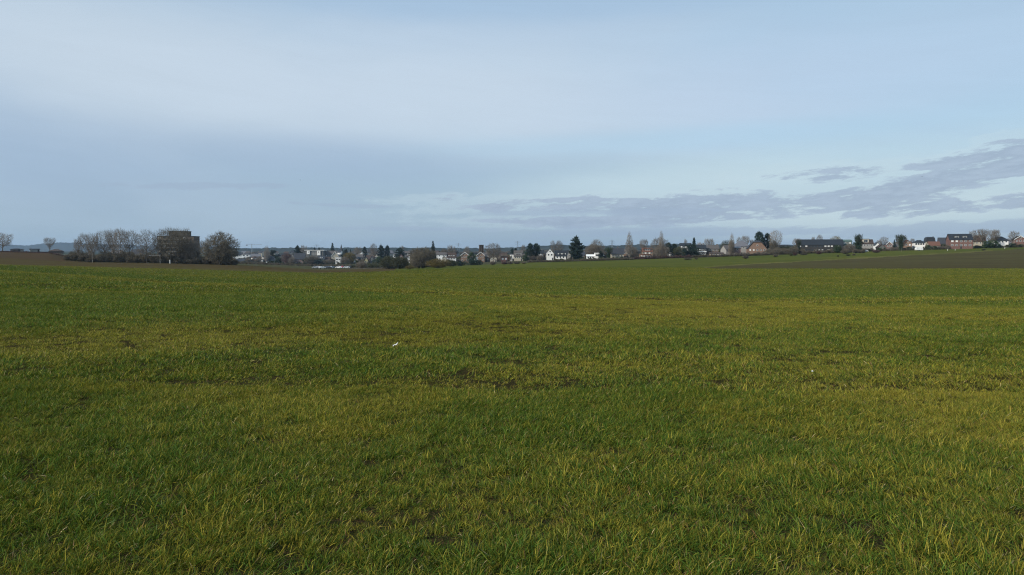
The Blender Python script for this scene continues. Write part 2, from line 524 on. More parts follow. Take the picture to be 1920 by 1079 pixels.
# ------------------------------------------------------------------ ground sheets
tcols = np.concatenate([np.linspace(-2.2, -0.85, 70)[:-1], np.linspace(-0.85, 0.85, 420), np.linspace(0.85, 2.2, 70)[1:]])
rows = np.concatenate([[-80, -50, -30, -15, -6], np.arange(0, 22, 0.22), np.arange(22, 70, 0.5), np.arange(70, 330, 1.6), np.arange(330, 660, 2.2), np.geomspace(660, 9100, 50)])
TT, YY = np.meshgrid(tcols, rows)
XX = TT * (np.maximum(YY, 0) + np.where(YY < 60, 45 * np.clip(1 - YY / 60.0, 0, 1), 0))
ZZ = H(XX, YY)
NR, NC = XX.shape
SY = scr_y(XX, YY, ZZ)
PX = 960 + F * XX / np.maximum(YY, 1)
idx = np.arange(NR * NC).reshape(NR, NC)
quads = np.stack([idx[:-1, :-1], idx[:-1, 1:], idx[1:, 1:], idx[1:, :-1]], -1).reshape(-1, 4)
fY = (YY[:-1, :-1] + YY[1:, 1:]).ravel() / 2
fP = (PX[:-1, :-1] + PX[1:, 1:]).ravel() / 2
fX = (XX[:-1, :-1] + XX[1:, 1:]).ravel() / 2
fS = (SY[:-1, :-1] + SY[1:, 1:]).ravel() / 2
ridge = np.interp(fP, [-700, 700, 760, 1290, 1340, 2600], [242, 242, 330, 330, 244, 244])
centre_far = np.interp(fP, [740, 900, 1100, 1290, 1340], [440, 500, 560, 520, 244])
zone = np.full(len(quads), 5)                                    # rough ground under the town
zone[fY <= ridge] = 0
m_ = (fP > 735) & (fP < 1300) & (fY > 242) & (fY <= centre_far)
zone[m_] = 3
zone[(fP > 735) & (fP < 1320) & (fY > 242) & (fY < 285)] = 0
left_m = (fP <= 742) & (fY > 242) & (fY < np.interp(fP, [-700, 120, 135, 450, 745], [560, 560, 352, 360, 470]))
zone[left_m] = 1
zone[left_m & (fP < 125) & (fY > 330)] = 2
rt = (fP >= 1300) & (fY > 244) & (fY < 660)
up = np.interp(fP, [1300, 1340, 1480, 1660, 1920, 2600], [505, 500, 492, 482, 467.5, 458])
up = up + (fbm(fX / 6, fY / 14, 88, 4) - 0.5) * 2.6
zone[rt & (fS >= up)] = 4
zone[rt & (fS < up) & (fY < np.interp(fP, [1300, 1600, 1920], [520, 535, 640]))] = 3
zone[rt & (fS < up + 0.3) & (fS >= up - 1.2) & (fP < 1860) & (fY < 560)] = 7
zone[fY > 1700] = 6
dryv = dry(XX.ravel(), YY.ravel())
V = np.stack([XX.ravel(), YY.ravel(), ZZ.ravel()], -1)
for z_, nm, mt in [(0, 'grass_field', m_field), (1, 'ploughed_field', m_soil_l), (2, 'heath', m_rust), (3, 'meadow', m_meadow),
                   (4, 'ploughed_field', m_soil_r), (5, 'ground', m_rough), (6, 'terrain', m_far), (7, 'field_margin', m_margin)]:
    q = quads[zone == z_]
    used, inv = np.unique(q, return_inverse=True)
    me = mesh_np(nm, V[used], inv.reshape(-1, 4), mt, True)
    a = me.attributes.new('dry', 'FLOAT', 'POINT')
    a.data.foreach_set('value', dryv[used].astype(np.float32))
    o = bpy.data.objects.new(nm, me)
    col.objects.link(o)
    tag(o, kind='structure')

# ------------------------------------------------------------------ hills on the horizon
def hills(name, D0, D1, pxs, ys, mat, rough=1.0, seed=0):
    cp = np.linspace(pxs[0], pxs[-1], 620)
    top = np.interp(cp, pxs, ys) - (fbm(cp / 34, cp * 0, seed, 5) - 0.5) * 3.2 * rough - (vnoise(cp / 2.6, cp * 0, seed + 5) - 0.5) * 1.1 * rough
    ns = 15
    vs = []
    for k in range(ns):
        s = k / (ns - 1)
        D = D0 + (D1 - D0) * s
        prof = math.sin(math.pi * s) ** 0.8 if 0 < s < 1 else 0
        base = z_at(474, D0) - 12
        Dm = (D0 + D1) / 2
        ht = EYE + Dm * (HZ - top) / F
        n_ = 1 + (fbm(cp / 20, np.full_like(cp, s * 7), seed + 9, 4) - 0.5) * 0.16 * (0 < s < 1) * (abs(s - 0.5) > 0.04)
        z = base + (ht - base) * prof * n_
        X = (cp - 960) / F * D
        vs.append(np.stack([X, np.full_like(X, D), z], -1))
    Vv = np.concatenate(vs)
    n = len(cp)
    ii = np.arange(ns * n).reshape(ns, n)
    q = np.stack([ii[:-1, :-1], ii[:-1, 1:], ii[1:, 1:], ii[1:, :-1]], -1).reshape(-1, 4)
    o = bpy.data.objects.new(name, mesh_np(name, Vv, q, mat, True))
    col.objects.link(o)
    tag(o, kind='structure')
m_hill = soil_mat('hill_woods', (0.022, 0.030, 0.026, 1), (0.036, 0.042, 0.034, 1), (0.07, 0.07, 0.055, 1), 0.0022)
hills('hills', 6500, 9000, [-500, -50, 0, 20, 50, 75, 100, 115, 140, 180, 260, 380, 450, 520, 600, 700], [455, 458, 458, 459, 461, 459, 457, 455, 455, 457, 461, 463, 465.5, 466, 468, 471], m_hill, 1.0, 1)
hills('hills', 3000, 4300, [300, 380, 450, 520, 600, 700, 800, 900, 960, 1010, 1035, 1060, 1090, 1130, 1200, 1300, 1450, 1700, 1950, 2400],
      [470, 467, 465.5, 465.5, 465, 465.5, 464.5, 466, 465, 460.5, 458.8, 460.5, 462, 462, 460, 459, 460, 461, 460, 460], m_hill, 1.5, 4)

# ------------------------------------------------------------------ scatter (grass and other things nobody could count)
def scatter(name, P, rot, scl, idx_, attr, sources, label, cat):
    lib = bpy.data.collections.new(name + '_kinds')
    for k, me in enumerate(sources):
        lib.objects.link(bpy.data.objects.new('%s_kind_%02d' % (name, k), me))
    me = bpy.data.meshes.new(name)
    me.vertices.add(len(P))
    me.vertices.foreach_set('co', P.astype(np.float32).ravel())
    for nm, ty, data, key in (('rot', 'FLOAT_VECTOR', rot, 'vector'), ('scl', 'FLOAT_VECTOR', scl, 'vector'), ('pick', 'INT', idx_, 'value'), ('dry', 'FLOAT', attr, 'value')):
        a = me.attributes.new(nm, ty, 'POINT')
        a.data.foreach_set(key, np.asarray(data).astype(np.int32 if ty == 'INT' else np.float32).ravel())
    o = bpy.data.objects.new(name, me)
    col.objects.link(o)
    ng = bpy.data.node_groups.new(name, 'GeometryNodeTree')
    ng.interface.new_socket('Geometry', in_out='INPUT', socket_type='NodeSocketGeometry')
    ng.interface.new_socket('Geometry', in_out='OUTPUT', socket_type='NodeSocketGeometry')
    gi = ng.nodes.new('NodeGroupInput'); go = ng.nodes.new('NodeGroupOutput')
    ci = ng.nodes.new('GeometryNodeCollectionInfo')
    ci.inputs['Collection'].default_value = lib
    ci.inputs['Separate Children'].default_value = True
    ci.inputs['Reset Children'].default_value = True
    ip = ng.nodes.new('GeometryNodeInstanceOnPoints')
    ip.inputs['Pick Instance'].default_value = True
    ng.links.new(gi.outputs[0], ip.inputs['Points'])
    ng.links.new(ci.outputs[0], ip.inputs['Instance'])
    for nm, ty, inp in (('pick', 'INT', 'Instance Index'), ('rot', 'FLOAT_VECTOR', 'Rotation'), ('scl', 'FLOAT_VECTOR', 'Scale')):
        na = ng.nodes.new('GeometryNodeInputNamedAttribute')
        na.data_type = ty
        na.inputs['Name'].default_value = nm
        s_ = [x for x in na.outputs if x.enabled and x.name == 'Attribute'][0]
        ng.links.new(s_, ip.inputs[inp])
    ng.links.new(ip.outputs[0], go.inputs[0])
    md = o.modifiers.new('scatter', 'NODES')
    md.node_group = ng
    tag(o, label, cat, kind='stuff')
    return o

# blades
m_blade, t, out = newmat('grass_blades')
inst = t.n('ShaderNodeAttribute', attribute_name='dry')
inst.attribute_type = 'INSTANCER'
br = t.n('ShaderNodeAttribute', attribute_name='blade').outputs['Fac']
tip = t.n('ShaderNodeAttribute', attribute_name='tip').outputs['Fac']
oi = t.n('ShaderNodeObjectInfo').outputs['Random']
f_ = t.m('ADD', inst.outputs['Fac'], t.m('ADD', t.m('MULTIPLY', t.m('SUBTRACT', br, 0.5), 1.45), t.m('MULTIPLY', t.m('SUBTRACT', oi, 0.5), 0.25)), clamp=True)
c = t.mix(f_, GREEN, YELLOW)
c = t.mix(t.m('MULTIPLY', t.sm(br, 0.42, 0.50), t.m('SUBTRACT', 1.0, t.sm(br, 0.50, 0.58))), c, GREEN2)
c = t.mix(t.m('MULTIPLY', tip, t.m('ADD', 0.06, t.m('MULTIPLY', f_, 0.4))), c, (0.30, 0.24, 0.04, 1))
c = t.mix(t.sm(br, 0.965, 0.972), c, (0.42, 0.33, 0.17, 1))
c = t.mix(t.sm(br, 0.980, 0.985), c, (0.16, 0.085, 0.035, 1))
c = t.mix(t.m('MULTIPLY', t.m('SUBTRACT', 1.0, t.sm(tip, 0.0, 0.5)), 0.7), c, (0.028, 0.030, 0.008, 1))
b2 = t.m('FRACT', t.m('MULTIPLY', t.m('ADD', br, oi), 13.7))
lv = t.m('ADD', 0.55, t.m('MULTIPLY', t.m('POWER', b2, 1.6), 1.45))
vs_ = t.n('ShaderNodeVectorMath', operation='SCALE', i_0=c)
t.put(vs_.inputs[3], lv)
c = vs_.outputs[0]
p = t.n('ShaderNodeBsdfPrincipled', i_Base_Color=c, i_Roughness=0.40)
p.inputs['Specular IOR Level'].default_value = 0.07
tr = t.n('ShaderNodeBsdfTranslucent', i_Color=t.mix(0.4, c, (0.12, 0.2, 0.01, 1)))
mx = t.n('ShaderNodeMixShader', i_0=0.22, i_1=p.outputs[0], i_2=tr.outputs[0])
t.nt.links.new(mx.outputs[0], out.inputs[0])

def tuft(name, n, rad, lmin, lmax, width, seed, lean=0.9, comb=(0.25, 0.1)):
    r = np.random.default_rng(seed)
    segs = 3
    vs = []; fs = []; bl = []; tp = []
    for k in range(n):
        a = r.uniform(0, 2 * math.pi); q = rad * math.sqrt(r.uniform(0, 1))
        p = np.array([q * math.cos(a), q * math.sin(a), -0.01])
        az = r.uniform(0, 2 * math.pi)
        L = r.uniform(lmin, lmax)
        ln = abs(r.normal(0.45, 0.5)) * lean + 0.05
        if r.random() < 0.16: ln += 1.6; L *= 0.8
        d = np.array([math.cos(az) * ln + comb[0], math.sin(az) * ln + comb[1], 1.0])
        d /= np.linalg.norm(d)
        side = np.cross(d, r.normal(size=3)); side /= np.linalg.norm(side)
        bend = r.uniform(0.15, 1.15)
        b0 = len(vs); bv = r.uniform()
        wd = width * r.uniform(0.6, 1.3)
        hor = np.array([d[0], d[1], 0]); hor /= (np.linalg.norm(hor) + 1e-6)
        pt = p.copy(); dd = d.copy()
        for s in range(segs + 1):
            ws = wd * (1 - (s / segs) ** 1.6) * 0.5 + 0.0004
            vs.append(pt - side * ws); vs.append(pt + side * ws)
            bl += [bv, bv]; tp += [s / segs] * 2
            dd = dd + (hor * 0.5 + np.array([0, 0, -0.75])) * bend / segs * (0.4 + s / segs)
            dd /= np.linalg.norm(dd)
            pt = pt + dd * L / segs
        for s in range(segs):
            fs.append((b0 + 2 * s, b0 + 2 * s + 1, b0 + 2 * s + 3, b0 + 2 * s + 2))
    me = mesh_np(name, np.array(vs), np.array(fs), m_blade)
    for nm, dat in (('blade', bl), ('tip', tp)):
        at = me.attributes.new(nm, 'FLOAT', 'POINT')
        at.data.foreach_set('value', np.array(dat, dtype=np.float32))
    return me

def grass_band(D0, D1, dens, half, src, seed, sc=(0.7, 1.25), fadein=0.0):
    r = np.random.default_rng(seed)
    n = int(dens * (2 * half * (D0 + D1) / 2 + 2) * (D1 - D0))
    u = r.uniform(0, 1, n)
    hw0, hw1 = half * D0 + 1.0, half * D1 + 1.0
    # distance by area
    D = np.sqrt(u * (D1 ** 2 - D0 ** 2) + D0 ** 2)
    X = r.uniform(-1, 1, n) * (half * D + 1.0)
    # clumping and bare gaps
    cl_ = fbm(X / 0.35, D / 0.35, 61, 3)
    gap = fbm(X / 1.9, D / 1.2, 67, 4)
    keep = (r.uniform(0, 1, n) < np.clip(0.60 + (cl_ - 0.35) * 2.4, 0.45, 1)) & ((gap < 0.72) | (r.uniform(0, 1, n) < 0.88))
    if D1 == 125: keep &= r.uniform(0, 1, n) > np.clip((D - 85) / 40, 0, 0.95)
    if D1 > 200: keep &= (r.uniform(0, 1, n) < np.clip((D - 85) / 30, 0, 1)) & (D < np.interp(960 + F * X / D, [-700, 700, 760, 1290, 1340, 2600], [239, 239, 280, 280, 241, 241]))
    X, D = X[keep], D[keep]; n = len(X)
    Z = H(X, D)
    dv = dry(X, D)
    thin = (fbm(X / 0.8, D / 0.8, 91, 3) - 0.5)
    lush = 1 + (0.42 - dv) * 0.35 + thin * 0.9
    s = r.uniform(sc[0], sc[1], n) * np.clip(lush, 0.55, 1.5)
    # neighbouring tufts lie the same way
    ang = (fbm(X / 2.6, D / 2.6, 71, 3) - 0.5) * 5.0 + r.normal(0, 0.9, n)
    rot = np.stack([r.normal(0, 0.12, n), r.normal(0, 0.12, n), ang], -1)
    scl = np.stack([s, s, s * r.uniform(0.75, 1.15, n)], -1)
    return np.stack([X, D, Z], -1), rot, scl, r.integers(0, src, n), np.clip(dv + r.normal(0, 0.13, n) + (fbm(X / 0.3, D / 0.3, 97, 2) - 0.5) * 0.5, 0, 1)

near_src = [tuft('tuft', 56, 0.085, 0.028, 0.085, 0.0036, 100 + k, 1.2) for k in range(8)] + \
           [tuft('tuft', 46, 0.045, 0.045, 0.11, 0.0040, 120 + k, 1.3) for k in range(3)]
mid_src = [tuft('tuft', 56, 0.15, 0.035, 0.095, 0.0070, 200 + k, 1.1) for k in range(8)]
far_src = [tuft('tuft', 80, 0.38, 0.05, 0.12, 0.017, 300 + k, 1.1) for k in range(6)]
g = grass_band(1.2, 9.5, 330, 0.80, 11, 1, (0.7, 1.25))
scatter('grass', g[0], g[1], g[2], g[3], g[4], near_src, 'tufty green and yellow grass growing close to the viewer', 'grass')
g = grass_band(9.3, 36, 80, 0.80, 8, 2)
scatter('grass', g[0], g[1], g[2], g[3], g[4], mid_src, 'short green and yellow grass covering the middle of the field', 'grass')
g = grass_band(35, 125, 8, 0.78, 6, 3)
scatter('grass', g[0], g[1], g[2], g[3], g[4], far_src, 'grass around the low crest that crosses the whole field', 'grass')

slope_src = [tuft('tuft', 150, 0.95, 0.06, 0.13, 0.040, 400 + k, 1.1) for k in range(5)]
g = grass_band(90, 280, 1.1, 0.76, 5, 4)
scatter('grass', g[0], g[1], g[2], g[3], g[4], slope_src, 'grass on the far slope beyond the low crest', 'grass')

# ------------------------------------------------------------------ plant materials
def leafy(name, a, b, rough=0.7, scale=3.0, spec=0.2):
    m, t, out = newmat(name)
    oi = t.n('ShaderNodeObjectInfo').outputs['Random']
    tcn = t.n('ShaderNodeTexCoord').outputs['Object']
    n1 = t.noise(tcn, scale, 4, 0.6)
    c = t.mix(t.sm(n1, 0.35, 0.65), a, b)
    hs = t.n('ShaderNodeHueSaturation', i_Color=c, i_Value=t.m('ADD', 0.82, t.m('MULTIPLY', oi, 0.36)))
    princ(t, out, hs.outputs[0], rough, spec)
    return m
M = {}
M['bark'] = leafy('bark', (0.060, 0.050, 0.040, 1), (0.090, 0.078, 0.062, 1), 0.9)
M['bark_dark'] = leafy('dark_bark', (0.040, 0.034, 0.028, 1), (0.060, 0.050, 0.040, 1), 0.9)
M['bark_pale'] = leafy('pale_bark', (0.30, 0.28, 0.25, 1), (0.18, 0.165, 0.14, 1), 0.9)
M['twig'] = leafy('twigs', (0.15, 0.128, 0.103, 1), (0.21, 0.18, 0.145, 1), 0.9)
M['twig_dark'] = leafy('dark_twigs', (0.105, 0.092, 0.068, 1), (0.150, 0.130, 0.094, 1), 0.9)
M['twig_pale'] = leafy('pale_twigs', (0.22, 0.195, 0.165, 1), (0.29, 0.255, 0.215, 1), 0.9)
M['twig_red'] = leafy('reddish_twigs', (0.100, 0.060, 0.055, 1), (0.130, 0.085, 0.072, 1), 0.9)
M['twig_willow'] = leafy('willow_twigs', (0.190, 0.150, 0.045, 1), (0.140, 0.105, 0.045, 1), 0.8)
M['twig_olive'] = leafy('olive_twigs', (0.085, 0.090, 0.048, 1), (0.062, 0.066, 0.036, 1), 0.8)
M['needle'] = leafy('dark_needles', (0.012, 0.026, 0.020, 1), (0.024, 0.044, 0.030, 1), 0.6)
M['needle_green'] = leafy('green_needles', (0.022, 0.045, 0.022, 1), (0.038, 0.065, 0.030, 1), 0.6)
M['ivy'] = leafy('ivy_leaves', (0.022, 0.040, 0.020, 1), (0.036, 0.058, 0.026, 1), 0.4)
M['leaf'] = leafy('evergreen_leaves', (0.028, 0.050, 0.020, 1), (0.045, 0.075, 0.028, 1), 0.5)

# ------------------------------------------------------------------ tree shapes (height 1, crown about 1 wide; copied and scaled)
def segs_mesh(name, S, mat, sides=3):
    """S: rows of p0(3) p1(3) r0 r1 -> one mesh of tapered prisms"""
    S = np.asarray(S, float)
    p0, p1, r0, r1 = S[:, 0:3], S[:, 3:6], S[:, 6:7], S[:, 7:8]
    d = p1 - p0
    d /= (np.linalg.norm(d, axis=1, keepdims=True) + 1e-9)
    ref = np.where(np.abs(d[:, 2:3]) < 0.9, np.array([[0, 0, 1.0]]), np.array([[1.0, 0, 0]]))
    a = np.cross(d, ref); a /= np.linalg.norm(a, axis=1, keepdims=True)
    b = np.cross(d, a)
    vs = []
    for p, r_ in ((p0, r0), (p1, r1)):
        for k in range(sides):
            th = 2 * math.pi * k / sides
            vs.append(p + (a * math.cos(th) + b * math.sin(th)) * r_)
    V = np.stack(vs, 1)                # n, 2*sides, 3
    n = len(S)
    base = (np.arange(n) * 2 * sides)[:, None]
    q = []
    for k in range(sides):
        q.append(np.concatenate([base + k, base + (k + 1) % sides, base + sides + (k + 1) % sides, base + sides + k], 1))
    Q = np.concatenate(q)
    return mesh_np(name, V.reshape(-1, 3), Q, mat)

def grow(seed, env='round', tips=900, base=0.25, twig_r=0.0018, limbs=7, trunk=0.022, stems=1, rag=0.12, fan=2, fanl=0.05):
    """bare tree: twig tips fill a crown envelope, limbs fork towards them from the trunk"""
    r = np.random.default_rng(seed)
    pts = []
    lob = r.uniform(0, 6.28, 3)
    while len(pts) < tips:
        q = r.uniform(-0.5, 0.5, 2); z = r.uniform(base, 1.0)
        u = (z - base) / (1 - base)
        if env == 'round': prof = 0.5 * math.sqrt(max(0, 1 - (2 * u - 1) ** 2)) ** 0.8
        elif env == 'dome': prof = 0.5 * max(0, 1 - u ** 2.6) ** 0.6 * min(1, 0.55 + 2.2 * u)
        elif env == 'vase': prof = 0.5 * max(0, 1 - (abs(u - 0.62) / 0.62) ** 2.4) ** 0.6 * (0.35 + 0.65 * min(1, u * 1.6))
        elif env == 'spindle': prof = 0.5 * max(0, math.sin(math.pi * min(1, (u * 0.93 + 0.09)) ** 0.8)) ** 0.6
        else: prof = 0.5 * max(0, 1 - (abs(u - 0.40) / 0.61) ** 2.5) ** 0.6 * min(1, 0.5 + 1.8 * u)
        a = math.atan2(q[1], q[0])
        prof *= 1 + rag * (math.sin(2 * a + lob[0] + 4 * u) + 0.7 * math.sin(3 * a + lob[1] - 7 * u) + 0.6 * math.sin(5 * a + lob[2] + 13 * u))
        rho = math.hypot(*q)
        if rho < prof and r.random() < (0.8 if env == 'low' else 0.25) + 0.75 * (rho / max(prof, 1e-3)) ** 2 + 0.4 * (u > 0.75): pts.append((q[0], q[1], z))
    pts = np.array(pts)
    T = []; C = []
    def link(p, nd, r0, r1, out_, wob):
        d = nd - p; L = np.linalg.norm(d)
        m = p + d * 0.5 + r.normal(0, wob, 3) * L
        out_.append([*p, *m, r0, (r0 + r1) / 2]); out_.append([*m, *nd, (r0 + r1) / 2, r1])
    def fork(p, P, rad, lev):
        if len(P) <= 2:
            for t_ in P:
                link(p, t_, min(rad, twig_r * 1.6), twig_r * 0.8, C, 0.10)
                d = t_ - p; L = np.linalg.norm(d) + 1e-6
                for f_ in range(fan):
                    e = d / L + r.normal(0, 0.55, 3) + np.array([0, 0, 0.15])
                    st = p + d * r.uniform(0.45, 1.0)
                    C.append([*st, *(st + e * fanl * r.uniform(0.5, 1.2)), twig_r, twig_r * 0.5])
            return
        k = 2 if lev > 0 and len(P) < 24 else 3
        ce = P[r.choice(len(P), k, replace=False)]
        for _ in range(3):
            lab = np.argmin(((P[:, None] - ce[None]) ** 2).sum(-1), 1)
            ce = np.array([P[lab == q].mean(0) if (lab == q).any() else ce[q] for q in range(k)])
        for q in range(k):
            G = P[lab == q]
            if not len(G): continue
            c_ = G.mean(0)
            f_ = 0.5 if len(G) > 2 else 0.45
            nd = p + (c_ - p) * f_
            nd[2] -= 0.04 * np.linalg.norm((c_ - p)[:2]) * (lev > 0)
            rr = max(rad * (len(G) / len(P)) ** 0.42, twig_r)
            link(p, nd, min(rad, rr * 1.15), rr, C if lev > 0 or stems > 1 else C, 0.05)
            fork(nd, G, rr, lev + 1)
    if stems > 1:
        for q in range(stems):
            a = 6.28 * q / stems + r.uniform(-.3, .3)
            s_ = np.array([0.035 * math.cos(a), 0.035 * math.sin(a), 0])
            an = np.arctan2(pts[:, 1], pts[:, 0])
            G = pts[np.abs((an - a + r.normal(0, 0.9, len(pts)) + math.pi) % (2 * math.pi) - math.pi) < 1.6 * math.pi / stems]
            if not len(G): continue
            e = s_ + (G.mean(0) - s_) * 0.25
            T.append([*s_, *e, trunk, trunk * 0.8]); fork(e, G, trunk * 0.8, 1)
    else:
        # a leader runs up through the crown and limbs leave it in tiers
        nt = limbs
        zt = base + (1 - base) * (0.75 if env == 'spindle' else 0.45)
        zs = np.linspace(base * 0.85, zt, nt)
        pr = np.array([0.0, 0, 0]); rp = trunk
        nodes = []
        for z in zs:
            nd = np.array([r.normal(0, .008), r.normal(0, .008), z]); rn = trunk * (1 - 0.72 * z / (zt + .1))
            T.append([*pr, *nd, rp, rn]); pr, rp = nd, rn; nodes.append((nd, rn))
        steep = 2.2 if env in ('spindle', 'vase') else 0.9
        key = pts[:, 2] - steep * np.hypot(pts[:, 0], pts[:, 1]) * (1.0 if env != 'spindle' else 2.0)
        order = np.argsort(key + r.normal(0, 0.05, len(pts)))
        for (nd, rn), ids in zip(nodes, np.array_split(order, nt)):
            fork(nd, pts[ids], rn * 0.62, 0)
    return np.array(T), np.array(C)

def cards(name, P, size, mat, rg, up=0.0, aspect=0.45):
    """many small leaf-sized quads at points P, random orientation"""
    n = len(P)
    d = rg.normal(size=(n, 3)); d[:, 2] += up; d /= np.linalg.norm(d, axis=1, keepdims=True)
    s = np.cross(d, rg.normal(size=(n, 3))); s /= np.linalg.norm(s, axis=1, keepdims=True)
    sz = (size * rg.uniform(0.6, 1.4, n))[:, None]
    a = d * sz; b = s * sz * aspect
    V = np.stack([P - a, P - b * 0.9 + a * 0.1, P + a, P + b + a * 0.1], 1).reshape(-1, 3)
    Q = np.arange(n * 4).reshape(n, 4)
    return mesh_np(name, V, Q, mat)

SH = {}
def shape(kind):
    """(trunk segments, crown segments or None, crown points or None, card size)"""
    if kind in SH: return SH[kind]
    k = int(kind[-1]); base = kind[:-1]
    rg = np.random.default_rng(sum(ord(ch) for ch in kind) * 7 + k)
    if base == 'round':      # broad bare crown
        T, C = grow(10 + k, 'round' if k == 1 else 'dome', 1000, 0.22, 0.0017, 6)
        SH[kind] = (T, C, None, 0)
    elif base == 'open':     # thin bare crown with visible limbs
        T, C = grow(40 + k, 'round' if k == 1 else 'vase', 480, 0.26, 0.0019, 5, rag=0.18)
        SH[kind] = (T, C, None, 0)
    elif base == 'upright':
        T, C = grow(60 + k, 'vase', 760, 0.12, 0.0017, 8, rag=0.15)
        SH[kind] = (T, C, None, 0)
    elif base == 'poplar':   # column of steep branches
        T, C = grow(80 + k, 'spindle', 900, 0.06, 0.0015, 16, trunk=0.016, rag=0.08, fanl=0.035)
        C[:, 6:8] *= 1.0
        SH[kind] = (T, C, None, 0)
    elif base == 'bush':     # many stems from the ground
        T, C = grow(100 + k, 'low', 1500, 0.02, 0.0026, stems=11, trunk=0.010, rag=0.06)
        SH[kind] = (T, C, None, 0)
    elif base == 'spruce':   # whorls of drooping boughs
        T = [[0, 0, 0, 0, 0, 0.5, 0.016, 0.010], [0, 0, 0.5, 0, 0, 1.0, 0.010, 0.001]]
        C = []; P = []
        z = 0.06
        while z < 0.97:
            nb = rg.integers(5, 8)
            L = 0.5 * (1 - z) ** 0.85 * rg.uniform(0.75, 1.12) + 0.015
            a0 = rg.uniform(0, 6.28)
            for b in range(nb):
                a = a0 + 6.28 * b / nb + rg.normal(0, 0.2); l = L * rg.uniform(0.7, 1.12)
                e = np.array([math.cos(a) * l, math.sin(a) * l, -0.22 * l])
                C.append([0, 0, z, e[0], e[1], z + e[2], 0.003, 0.0008])
                m = int(8 + 90 * l)
                tt = rg.uniform(0.12, 1.0, m) ** 0.7
                P.append(np.stack([e[0] * tt, e[1] * tt, z + e[2] * tt * tt + 0.02], -1) + rg.normal(0, 0.016, (m, 3)))
            z += 0.036 + 0.02 * rg.random()
        SH[kind] = (np.array(T), np.array(C), np.concatenate(P), 0.026)
    elif base in ('pine', 'cedar', 'ivy', 'evergreen'):
        if base == 'evergreen':
            T = [[0, 0, 0, 0, 0, 0.6, 0.02, 0.01]]; C = []; P = []
            nc = 34
            for c_ in range(nc):
                a = rg.uniform(0, 6.28); zz = rg.uniform(0.02, 0.90)
                q = 0.40 * math.sqrt(max(0.02, 1 - (abs(zz - 0.38) / 0.62) ** 2.2)) * rg.uniform(0.2, 1.0)
                ce = np.array([q * math.cos(a), q * math.sin(a), zz])
                C.append([0, 0, zz * 0.6, *ce, 0.006, 0.002])
                P.append(ce + rg.normal(0, 0.055, (150, 3)) * np.array([1.1, 1.1, 0.9]))
            SH[kind] = (np.array(T), np.array(C), np.concatenate(P), 0.028)
        elif base == 'ivy':
            T, C = grow(130 + k, 'vase', 380, 0.3, 0.0020, 5, rag=0.2)
            P = []
            for zz in np.arange(0.02, 0.86, 0.02):
                q = 0.22 * (1 - 0.25 * zz) * rg.uniform(0.75, 1.25)
                a = rg.uniform(0, 6.28, 70)
                P.append(np.stack([q * np.cos(a) * rg.uniform(.3, 1.1, 70), q * np.sin(a) * rg.uniform(.3, 1.1, 70), zz + rg.normal(0, .02, 70)], -1))
            C0 = C[rg.random(len(C)) < 0.06]
            P.append(np.repeat(C0[:, 3:6], 8, 0) + rg.normal(0, 0.03, (len(C0) * 8, 3)))
            SH[kind] = (T, C, np.concatenate(P), 0.028)
        else:
            T = [[0, 0, 0, 0.01, 0, 0.5, 0.026, 0.018], [0.01, 0, 0.5, 0, 0.01, 0.95, 0.018, 0.003]]
            C = []; P = []
            if base == 'pine':       # egg of clumps on a bare trunk
                for b in range(60):
                    u = (b + rg.random()) / 60
                    zz = 0.34 + 0.64 * u
                    pr = 0.46 * max(0.02, 1 - (abs(u - 0.38) / 0.64) ** 2.0) ** 0.6
                    a = b * 2.4 + rg.normal(0, .4); q = pr * rg.uniform(0.35, 1.0)
                    e = np.array([math.cos(a) * q, math.sin(a) * q, zz - 0.03])
                    C.append([0, 0, max(zz - 0.14, 0.2), *e, 0.008, 0.003])
                    P.append(e + rg.normal(0, 0.040, (110, 3)) * np.array([1.25, 1.25, 0.62]))
            else:                    # irregular cone of rising boughs with tufted ends
                nb = 64
                for b in range(nb):
                    u = (b + rg.random()) / nb
                    zz = 0.04 + 0.88 * u
                    L = (0.50 * max(0, 1 - u ** 2.4) ** 0.75 + 0.03) * rg.uniform(0.38, 1.10) * (0.72 + 0.28 * min(1, u * 4))
                    a = b * 2.4 + rg.normal(0, .35)
                    ri = rg.uniform(0.0, 0.42)
                    e = np.array([math.cos(a) * L, math.sin(a) * L, zz + ri * L])
                    C.append([0, 0, zz - 0.02, *e, 0.008, 0.002])
                    m = int(40 + 330 * L)
                    tt = rg.uniform(0.15, 1.05, m)
                    P.append(np.stack([e[0] * tt, e[1] * tt, zz + ri * L * tt], -1) + rg.normal(0, 1, (m, 3)) * (0.012 + 0.032 * (1 - tt[:, None] * 0.7)) * np.array([1.2, 1.2, 0.6]))
                P.append(np.array([0, 0, .95]) + rg.normal(0, 1, (60, 3)) * np.array([.012, .012, .03]))
            SH[kind] = (np.array(T), np.array(C), np.concatenate(P), 0.024)
    return SH[kind]

MC = {}
def plant_meshes(kind, mt, mc, tw):
    """trunk, crown (twigs), foliage meshes for a kind; thick = twig thickness factor"""
    key = (kind, mt, mc, tw)
    if key in MC: return MC[key]
    T, C, P, sz = shape(kind)
    T = T.copy(); C = C.copy()
    C[:, 6:8] *= tw
    rg = np.random.default_rng(5)
    tm = segs_mesh('trunk', T, M[mt], 5)
    fm = None
    if P is not None:
        # foliage crown: boughs and leaves in one mesh
        lm = cards('crown', P, sz, M[mc], rg)
        S = C
        vs = len(lm.vertices)
        cm = lm
        bo = segs_mesh('bough', S, M['bark_dark'], 3)
        MC[key] = (tm, cm, bo)
    else:
        MC[key] = (tm, segs_mesh('crown', C, M[mc], 3), None)
    return MC[key]

